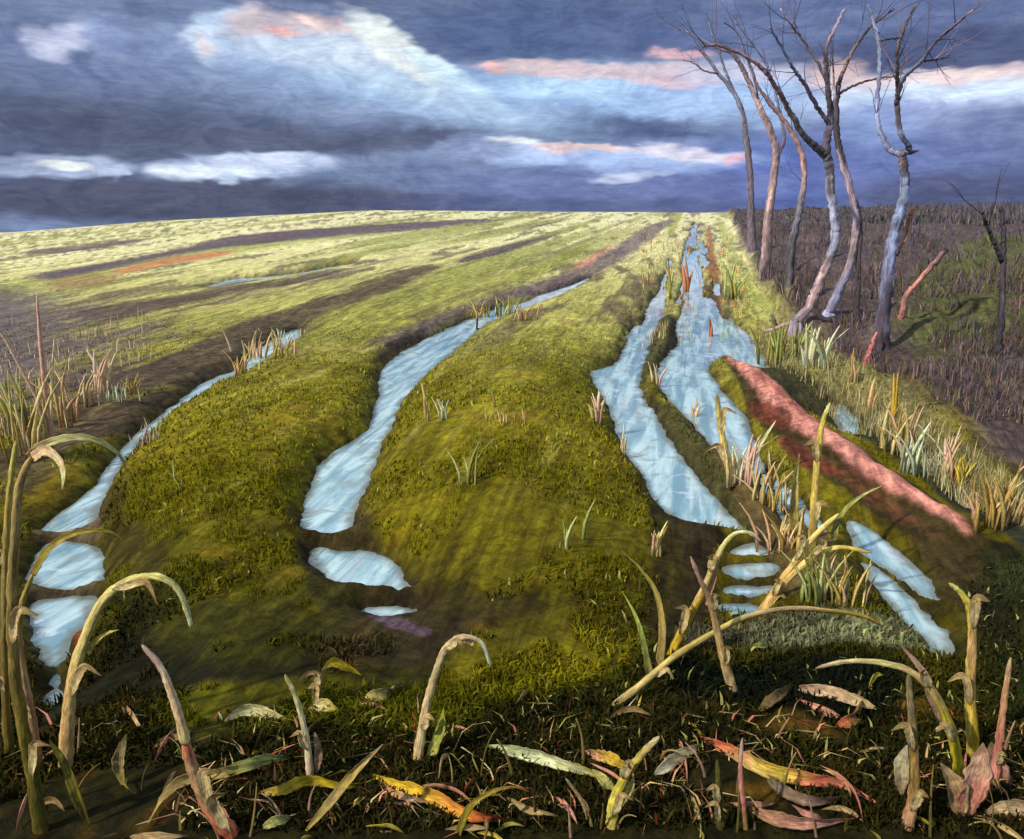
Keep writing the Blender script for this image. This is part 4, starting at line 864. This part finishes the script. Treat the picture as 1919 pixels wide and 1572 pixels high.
TUFTS = [
 (55,860,150,40,7,PAL_T,'tan reed clump at the left edge behind the tall cane','reeds among the left stubble'),
 (35,800,110,30,6,PAL_G,'greenish reed clump near the left edge on the purple ground','reeds among the left stubble'),
 (98,850,285,14,3,PAL_P,'tallest pinkish reed at the left rising above the stubble rows','reeds among the left stubble'),
 (118,800,115,16,4,PAL_T,'ochre reeds just right of the tallest pinkish reed','reeds among the left stubble'),
 (144,790,105,10,3,PAL_T,'thin cream reed standing alone on the purple left ground','reeds among the left stubble'),
 (192,735,80,16,4,PAL_P,'pink reed pair on the left above the muddy row','reeds among the left stubble'),
 (165,760,60,30,6,PAL_P,'low pinkish stubble clump left of the dark mud row','reeds among the left stubble'),
 (252,738,42,18,5,PAL_T,'short ochre clump beside the dark mud row','reeds among the left stubble'),
 (215,750,30,40,7,PAL_W,'low pale whitish clump beside the short ochre clump','reeds among the left stubble'),
 (455,700,46,34,8,PAL_T,'tan clump on the left rut bank, lower of two','tufts on the ridges'),
 (480,680,60,44,9,PAL_P,'peach clump on the left rut bank among pale stones of grass','tufts on the ridges'),
 (530,668,54,50,9,PAL_T,'broad tan clump at the head of the left rut','tufts on the ridges'),
 (525,640,26,40,8,PAL_W,'pale bluish grass clump at the head of the left rut','tufts on the ridges'),
 (800,790,95,10,3,PAL_T,'upright brown stub pair on the dark bank beside the middle track','tufts on the ridges'),
 (832,785,44,14,4,PAL_W,'short pale stub right of the brown stub pair','tufts on the ridges'),
 (905,600,40,50,9,PAL_T,'tan clump at the head of the middle track','tufts on the ridges'),
 (950,590,42,50,9,PAL_G,'olive clump at the head of the middle track','tufts on the ridges'),
 (985,600,40,40,7,PAL_T,'right of three clumps at the head of the middle track','tufts on the ridges'),
 (930,762,58,8,2,PAL_G,'single light green blade on the right ridge above a flattened tan tuft','tufts on the ridges'),
 (930,790,28,70,9,PAL_T,'flattened tan tuft on the crown of the right ridge','tufts on the ridges'),
 (878,905,90,22,5,PAL_G,'bleached yellow blades on the left flank of the right ridge','tufts on the ridges'),
 (1058,1030,95,12,3,PAL_G,'tall pale blades low on the right ridge','tufts on the ridges'),
 (1092,1010,80,10,2,PAL_G,'thin pale blades right of the tall pale blades low on the right ridge','tufts on the ridges'),
 (340,920,60,10,2,PAL_G,'yellow green blade on the left ridge near the rut','tufts on the ridges'),
 (325,900,50,10,2,PAL_G,'short green blades on the left ridge beside the yellow green blade','tufts on the ridges'),
 (1120,790,70,16,5,PAL_P,'orange stub at the left shore of the right hand track','tufts beside the right track'),
 (1168,850,60,10,3,PAL_P,'peach blades at the left shore of the right hand track, near a muddy notch','tufts beside the right track'),
 (1235,1040,70,12,4,PAL_T,'tan stubs on the right flank of the ridge above the dark mud','tufts beside the right track'),
 (1230,720,50,12,4,PAL_P,'peach stub on the small island in the right hand track','tufts beside the right track'),
 (1298,790,45,14,4,PAL_P,'orange stub on the mud tongue in the right hand track','tufts beside the right track'),
 (1395,905,95,40,9,PAL_P,'peach grass clump right of the blunt reed','tufts beside the right track'),
 (1440,950,100,40,9,PAL_T,'tan grass clump between the blunt reed and the olive reed','tufts beside the right track'),
 (1470,1030,95,46,10,PAL_T,'brown grass clump below the olive reed','tufts beside the right track'),
 (1530,1130,110,50,10,PAL_G,'olive clump at the foot of the tall yellow reed','tufts beside the right track'),
 (1575,1130,100,40,8,PAL_T,'brown clump left of the two blue ruts','tufts beside the right track'),
 (1500,660,60,50,10,PAL_G,'green grass clump at the edge of the bank above the water','tufts along the verge'),
 (1530,690,80,40,9,PAL_W,'pale grass clump on the verge near the trees','tufts along the verge'),
 (1450,680,80,30,8,PAL_G,'tall green blades at the right shore of the wide water','tufts along the verge'),
 (1598,716,62,14,4,PAL_T,'cream blade cluster on the verge below the largest single tree','tufts along the verge'),
 (1630,775,75,10,3,PAL_T,'ochre reed on the verge, right of the cream blade cluster','tufts along the verge'),
 (1668,800,95,12,3,[(196,160,60),(180,140,50)],'golden reed on the verge with a pink base','tufts along the verge'),
 (1690,850,90,40,9,PAL_T,'tan clump right of the golden reed','tufts along the verge'),
 (1712,890,100,30,8,PAL_W,'pale bluish clump on the right verge','tufts along the verge'),
 (1775,895,95,20,5,PAL_P,'cream and pink reed cluster on the right verge','tufts along the verge'),
 (1800,910,60,20,5,[(196,170,60),(170,150,60)],'yellow clump right of the cream and pink reed cluster','tufts along the verge'),
 (1750,885,45,24,6,PAL_W,'low white blue clump left of the cream and pink reed cluster','tufts along the verge'),
 (1860,985,95,50,10,PAL_T,'tan clump near the right edge of the verge','tufts along the verge'),
 (1890,980,110,40,9,PAL_T,'ochre clump at the right edge of the verge','tufts along the verge'),
 (1290,555,85,8,3,[(190,110,70),(200,130,80)],'rust red stubble streak in the far wet track','tufts beside the right track'),
 (1336,640,70,10,3,[(186,90,60),(196,110,80)],'rust red stub standing in the wide water','tufts beside the right track'),
 (1258,560,60,8,3,PAL_G,'green blades by the notch of the far wet track','tufts beside the right track'),
 (1372,560,70,20,6,PAL_G,'light green blades at the right side of the far wet track','tufts beside the right track'),
]
for i, (px, py, h, wd, n, pal_, lab, grp) in enumerate(TUFTS):
    tuft('grass_tuft', px, py, h, wd, n, pal_, lab, 'grass tuft', grp, 500 + i)

# ------------------------------------------------------------------ bare trees
def limb(name, pts, w0, w1, cols, Y, parent, origin, dY=0.0, seed=0, power=1.0):
    r_ = np.random.default_rng(seed); P2 = crom(pts, max(16, 9 * len(pts))); n = len(P2)
    t = np.linspace(0, 1, n); P = []
    for (a, b), tt in zip(P2, t):
        d = ray(a, b); yy = Y + dY * tt; P.append((d[0] / d[1] * yy, yy, CAM_H + d[2] / d[1] * yy))
    P = np.array(P); P[1:-1] += r_.normal(0, .005, (n - 2, 3))
    k = Y / FPX / 2 * .80; rad = (w0 + (w1 - w0) * t ** power) * k * (1 + .035 * r_.standard_normal(n)) * (1 + .35 * np.exp(-t * 14) * (w0 > 15)); rad = np.maximum(rad, .004)
    me = sweep(P, rad, cols, 'stem', seed, origin, .5 if name != 'broken_limb' else .5, (92, 82, 90))
    return link(name, me, M_BARK, parent), P
def sd_poly(P): return P
DK = [(108,96,106),(120,108,122),(148,148,178),(128,122,146)]; BL_ = [(112,110,134),(158,168,206),(128,130,160),(170,182,214),(120,118,142)]
PK = [(110,88,88),(226,172,170),(206,150,148),(226,180,176),(126,114,126)]; MX = [(146,130,148),(206,170,170),(108,102,112),(176,178,206),(98,90,98),(134,126,142)]  # pink and pale blue highlights painted into the bark ramps
BARE = [
 ('slim dark tree leftmost in the row, leaning left over the field', (1410,470), [
   ('trunk', [(1410,478),(1407,396),(1405,312),(1397,249),(1394,220),(1378,178),(1347,138),(1325,107),(1302,85)], 17, 5, DK),
   ('branch', [(1378,178),(1362,140),(1348,100),(1334,60),(1322,20)], 7, 3, BL_), ('branch', [(1347,138),(1320,132),(1300,118),(1278,112)], 5, 2, PK)]),
 ('pink highlighted tree second in the row, its crown bent far to the left', (1436,520), [
   ('trunk', [(1430,540),(1436,460),(1440,400),(1449,338),(1454,285),(1445,249),(1427,209),(1414,178),(1400,147),(1387,120),(1372,98)], 22, 8, [(116,100,104),(222,168,164),(150,126,128),(228,176,172),(142,120,126),(122,112,126)]),
   ('branch', [(1372,98),(1334,85),(1293,62),(1270,55)], 8, 3, DK), ('branch', [(1420,190),(1412,140),(1400,110),(1380,60),(1356,40)], 8, 3, BL_),
   ('branch', [(1454,300),(1470,260),(1462,220),(1440,185),(1422,168)], 8, 4, DK)]),
 ('tree with a curved trunk highlighted bright pink, third in the row', (1482,530), [
   ('trunk', [(1478,560),(1482,480),(1492,423),(1501,378),(1507,334),(1503,289),(1485,249),(1463,218),(1440,191),(1420,160),(1404,120)], 19, 5, [(74,66,66),(100,96,110),(140,140,160),(184,148,148),(214,154,148),(206,146,142),(130,106,112),(104,94,108)]),
   ('branch', [(1463,218),(1452,170),(1440,130),(1416,90),(1378,40)], 7, 3, BL_)]),
 ('large tree in the middle of the row forking into four long limbs', (1512,610), [
   ('trunk', [(1490,606),(1515,576),(1535,530),(1553,490),(1566,445),(1563,401),(1556,356),(1554,312),(1546,285)], 20, 20, MX),
   ('root', [(1500,600),(1480,606),(1450,616),(1430,622)], 13, 4, PK),
   ('branch', [(1549,292),(1528,274),(1507,255),(1485,218),(1463,178),(1440,142),(1414,116),(1378,96),(1340,84),(1316,88)], 16, 4, [(66,60,60),(80,84,84),(90,76,80),(150,120,130),(180,124,124),(80,68,80)]),
   ('branch', [(1547,290),(1552,249),(1557,214),(1553,178),(1548,125),(1549,89),(1565,53),(1583,18)], 17, 6, [(74,66,80),(96,90,110),(60,52,56),(70,64,66),(160,130,150),(190,180,210)]),
   ('branch', [(1556,236),(1529,196),(1507,156),(1485,125),(1463,85),(1442,50)], 11, 4, DK),
   ('branch', [(1552,160),(1538,128),(1512,85),(1485,49),(1462,16)], 8, 3, [(70,64,66),(130,120,140),(70,66,70),(200,170,180)])]),
 ('tall tree right of the middle with a pale blue and pink lower trunk', (1562,590), [
   ('trunk', [(1552,590),(1572,545),(1592,500),(1602,445),(1604,401),(1592,347),(1576,289),(1568,249),(1567,196),(1571,160)], 19, 13, [(170,170,210),(150,140,160),(190,150,150),(196,170,190),(70,62,62),(64,58,60),(80,74,84)]),
   ('trunk', [(1604,592),(1607,548),(1608,500),(1612,440),(1610,400),(1598,360)], 15, 9, [(64,54,50),(70,60,58),(58,54,54)]),
   ('branch', [(1571,160),(1580,134),(1597,98),(1618,67),(1637,45),(1676,16)], 10, 4, [(60,52,54),(190,150,140),(70,66,70),(110,100,110)]),
   ('branch', [(1572,176),(1600,160),(1640,148),(1678,143)], 6, 3, [(96,60,64),(110,70,74)]),
   ('branch', [(1569,200),(1562,150),(1560,110)], 6, 3, PK)]),
 ('blue grey tree standing apart at the right, wavy double stem above a knob', (1658,655), [
   ('trunk', [(1654,672),(1655,600),(1664,512),(1674,445),(1686,401),(1696,356),(1694,316),(1690,284)], 30, 17, [(70,56,66),(76,66,82),(150,160,200),(80,78,92),(150,164,200),(60,56,60),(170,130,130)]),
   ('branch', [(1692,292),(1667,280),(1651,249),(1643,214),(1645,178),(1647,134),(1647,89),(1638,45),(1627,10)], 13, 6, BL_),
   ('branch', [(1690,290),(1704,276),(1688,249),(1681,200),(1683,169),(1681,134),(1683,89),(1694,53),(1713,10)], 14, 6, [(70,66,68),(160,170,196),(120,100,90),(84,84,100),(56,50,52),(120,104,110),(90,84,90)]),
   ('branch', [(1684,172),(1696,142),(1726,115),(1752,80),(1792,45),(1824,18)], 11, 4, [(96,100,124),(120,128,160),(130,136,160),(70,64,66),(96,84,92),(206,190,210)]),
   ('branch', [(1727,114),(1752,112),(1780,104)], 6, 3, [(56,52,58)] * 2), ('branch', [(1648,76),(1666,73),(1686,70)], 4, 3, [(60,70,90)] * 2),
   ('shoot', [(1680,480),(1698,445),(1702,415),(1712,392)], 5, 9, [(150,96,80),(190,120,96),(230,124,60)]),
   ('knob', [(1690,285),(1706,286),(1722,281)], 12, 4, [(84,80,84)] * 2)]),
 ('dark forked dead trunk near the right edge', (1874,680), [
   ('trunk', [(1872,690),(1874,640),(1878,560),(1880,490),(1880,430),(1876,388)], 17, 10, [(58,50,54),(70,62,66),(62,56,58)]),
   ('branch', [(1878,490),(1866,462),(1852,430),(1840,396)], 12, 6, [(60,54,52)] * 2)]),
]
def twigs(P, n, parent, origin, seed, L0=.5):
    """fine twigs of one limb as one small mesh"""
    r_ = np.random.default_rng(seed); V = []; F = []; CC = []
    def seg(a, b, r0, r1, c):
        T = b - a; T = T / (np.linalg.norm(T) + 1e-9); A = np.cross(T, [.1, 1, .2]); A /= np.linalg.norm(A) + 1e-9; B = np.cross(T, A); o = len(V)
        for q, rr in ((a, r0), (b, r1)):
            for s in range(3):
                th = 2 * math.pi * s / 3; V.append(q + A * math.cos(th) * rr + B * math.sin(th) * rr); CC.append(c)
        for s in range(3):
            u, v = o + s, o + (s + 1) % 3; F.extend([u, v, v + 3, u, v + 3, u + 3])
    for i in range(n):
        t = r_.uniform(.35, 1.0); j = min(int(t * (len(P) - 1)), len(P) - 2); a = P[j].copy()
        T = P[j + 1] - P[j]; T /= np.linalg.norm(T) + 1e-9
        d = T + r_.normal(0, .55, 3); d[2] += .25; d /= np.linalg.norm(d); ln = L0 * r_.uniform(.4, 1.1) ; c = np.array(lin([(110,106,130),(90,82,94),(140,138,168),(160,130,140)][r_.integers(4)]))
        r0 = .009
        for k in range(4):
            b = a + d * ln / 4; seg(a, b, r0, r0 * .72, c)
            if k in (1, 2):
                d2 = d + r_.normal(0, .5, 3); d2 /= np.linalg.norm(d2); seg(b, b + d2 * ln * .35, r0 * .55, .0025, c)
            a = b; r0 *= .72; d = d + r_.normal(0, .16, 3); d[2] += .05; d /= np.linalg.norm(d)
    if not F: return
    me = new_mesh('twigs', np.array(V) - origin, np.array(F), 3, np.array(CC)); link('twigs', me, M_BARK, parent, kind='stuff')
for ti, (lab, bpx, limbs) in enumerate(BARE):
    g = hit(bpx[0], bpx[1], ghf); Y = g[1]
    rt = bpy.data.objects.new('bare_tree', None); C.objects.link(rt); rt.location = g; rt.empty_display_size = .5
    rt['label'] = lab; rt['category'] = 'bare tree'; rt['group'] = 'bare trees in a row on the right bank'
    for li, (nm, pts, w0, w1, cols) in enumerate(limbs):
        dY = 0.0 if nm in ('trunk', 'root', 'knob') else random.uniform(-.8, .8)
        if li and nm == 'trunk': dY = 0
        _, P = limb(nm, pts, w0, w1, cols, Y, rt, g, dY, 900 + ti * 20 + li)
        if nm == 'trunk' and li == 0:
            foot = np.array([P[0] + [0, 0, .02], P[0] - [0, 0, .35]]); foot = np.vstack([P[1], foot])
            me = sweep(foot, np.array([w0, w0 * 1.25, w0 * 1.7]) * Y / FPX / 2, [cols[0]] * 2, 'stem', 5, g); link('root', me, M_BARK, rt)
        if nm == 'branch' or (nm == 'trunk' and ti in (0, 1, 2)): twigs(P, 6 if ti < 6 else 2, rt, g, 1200 + ti * 20 + li, .55 + .02 * Y)
# leaning broken limbs and stumps on the bank
def log(name, label, cat, pts, w0, w1, cols, py_base):
    g = hit(pts[0][0], py_base, ghf)
    ob, P = limb(name, pts, w0, w1, cols, g[1], None, g, .1, 77 + len(pts) + int(pts[0][0])); ob.location = g
    ob['label'] = label; ob['category'] = cat
log('broken_limb', 'coral pink and purple broken limb leaning right beside the blue grey tree', 'broken limb', [(1684,606),(1690,590),(1700,552),(1734,512),(1774,466)], 15, 11, [(200,110,90),(214,130,106),(210,124,108),(110,84,96)], 597)  # the pink light on it sits in the bark colour
log('broken_stump', 'pink splintered stump at the foot of the blue grey tree', 'stump', [(1623,684),(1632,652),(1643,622)], 17, 5, [(180,90,90),(206,110,104),(216,130,120)], 680)
log('fallen_branch', 'mauve fallen branch lying on the bank below the row of trees', 'fallen branch', [(1446,590),(1462,618),(1500,628),(1530,606)], 8, 5, [(140,104,104),(150,110,112),(170,130,124)], 622)

# ------------------------------------------------------------------ small litter in the foreground: shared shapes, each scrap an object
def scrap_mesh(kind, seed, cols):
    r_ = np.random.default_rng(seed); n = 9; t = np.linspace(0, 1, n)
    if kind == 'leaf':
        Ln = r_.uniform(.10, .22); P = np.stack([t * Ln, r_.uniform(-.03, .03) * np.sin(3 * t), .006 + .025 * r_.uniform(.3, 1.2) * np.sin(math.pi * t)], 1)
        return sweep(P, np.clip(np.sin(math.pi * (t * .96 + .02)), .05, 1) * r_.uniform(.006, .013), cols, 'leaf', seed)
    Ln = r_.uniform(.10, .34); b = r_.uniform(.0, .12)
    P = np.stack([b * t ** 2, b * .4 * t ** 2, Ln * t - b * .5 * t ** 3 - .02], 1)
    return sweep(P, (1 - .75 * t) * r_.uniform(.0035, .007), cols, 'stem', seed)
FAM = [('leaf_scrap', 'leaf', 'tan leaf scrap', 'leaf scrap', 'small leaf scraps on the foreground', [[(150,110,70),(196,160,110)],[(120,84,50),(160,120,70)],[(170,130,80),(206,180,120)]], 42),
       ('leaf_scrap', 'leaf', 'pinkish leaf scrap', 'leaf scrap', 'small pink leaf scraps on the foreground', [[(190,110,90),(206,140,110)],[(170,90,70),(200,120,90)]], 18),
       ('leaf_scrap', 'leaf', 'yellow olive leaf scrap', 'leaf scrap', 'small yellow leaf scraps on the foreground', [[(150,130,40),(186,166,60)],[(110,104,36),(150,140,60)]], 24),
       ('thin_stem', 'stem', 'thin dry stem', 'stem', 'thin short stems in the foreground', [[(110,90,44),(170,144,84)],[(84,76,28),(130,116,50)],[(150,104,80),(190,140,110)]], 50)]
rs = random.Random(5)
MARK = [(75, 'the thick olive cane'), (125, 'the big arching stalk'), (260, 'the peach leaf'), (400, 'the red footed stalk'), (490, 'the crumpled grey leaf'), (580, 'the short cream stalk'),
        (650, 'the right leaning tan shoot'), (785, 'the hooked cream stalk'), (860, 'the orange and yellow leaf'), (980, 'the small olive shoot'), (1085, 'the ringed grey stub'), (1150, 'the yellow green stalk'),
        (1260, 'the grey folded leaf'), (1345, 'the dull olive stalk'), (1395, 'the thin pink stalk'), (1500, 'the coral pink leaf'), (1600, 'the pink strip of leaf'), (1705, 'the upright tan stalk'), (1795, 'the olive arching stalk'), (1870, 'the pinkish right edge stalk')]
seen = set()
for nm, kd, lab, cat, grp, pals, cnt in FAM:
    srcs = [scrap_mesh(kd, 3000 + 7 * i + len(lab), pals[i % len(pals)]) for i in range(8)]
    for i in range(cnt):
        px = rs.uniform(0, 1919); py = 1572 - 300 * rs.random() ** 1.6
        if kd == 'stem' and py < 1380: py += 120
        g = hit(px, py, ghf)
        if g[1] > 4.2: continue
        mk = min(MARK, key=lambda m: abs(m[0] - px)); side = 'left' if px < mk[0] else 'right'
        row = 'nearest row of litter' if py > 1500 else ('middle of the litter' if py > 1420 else 'farther ground')
        lab2 = '%s, %s of %s, %s' % (lab, side, mk[1], row)
        if lab2 in seen: continue
        seen.add(lab2)
        o = link(nm, srcs[rs.randrange(8)], M_STALK, label=lab2, category=cat, group=grp)
        o.location = g; o.rotation_euler = (rs.uniform(-.25, .25), rs.uniform(-.25, .25), rs.uniform(0, 6.28)); k = rs.uniform(.6, 1.25); o.scale = (k, k, k)
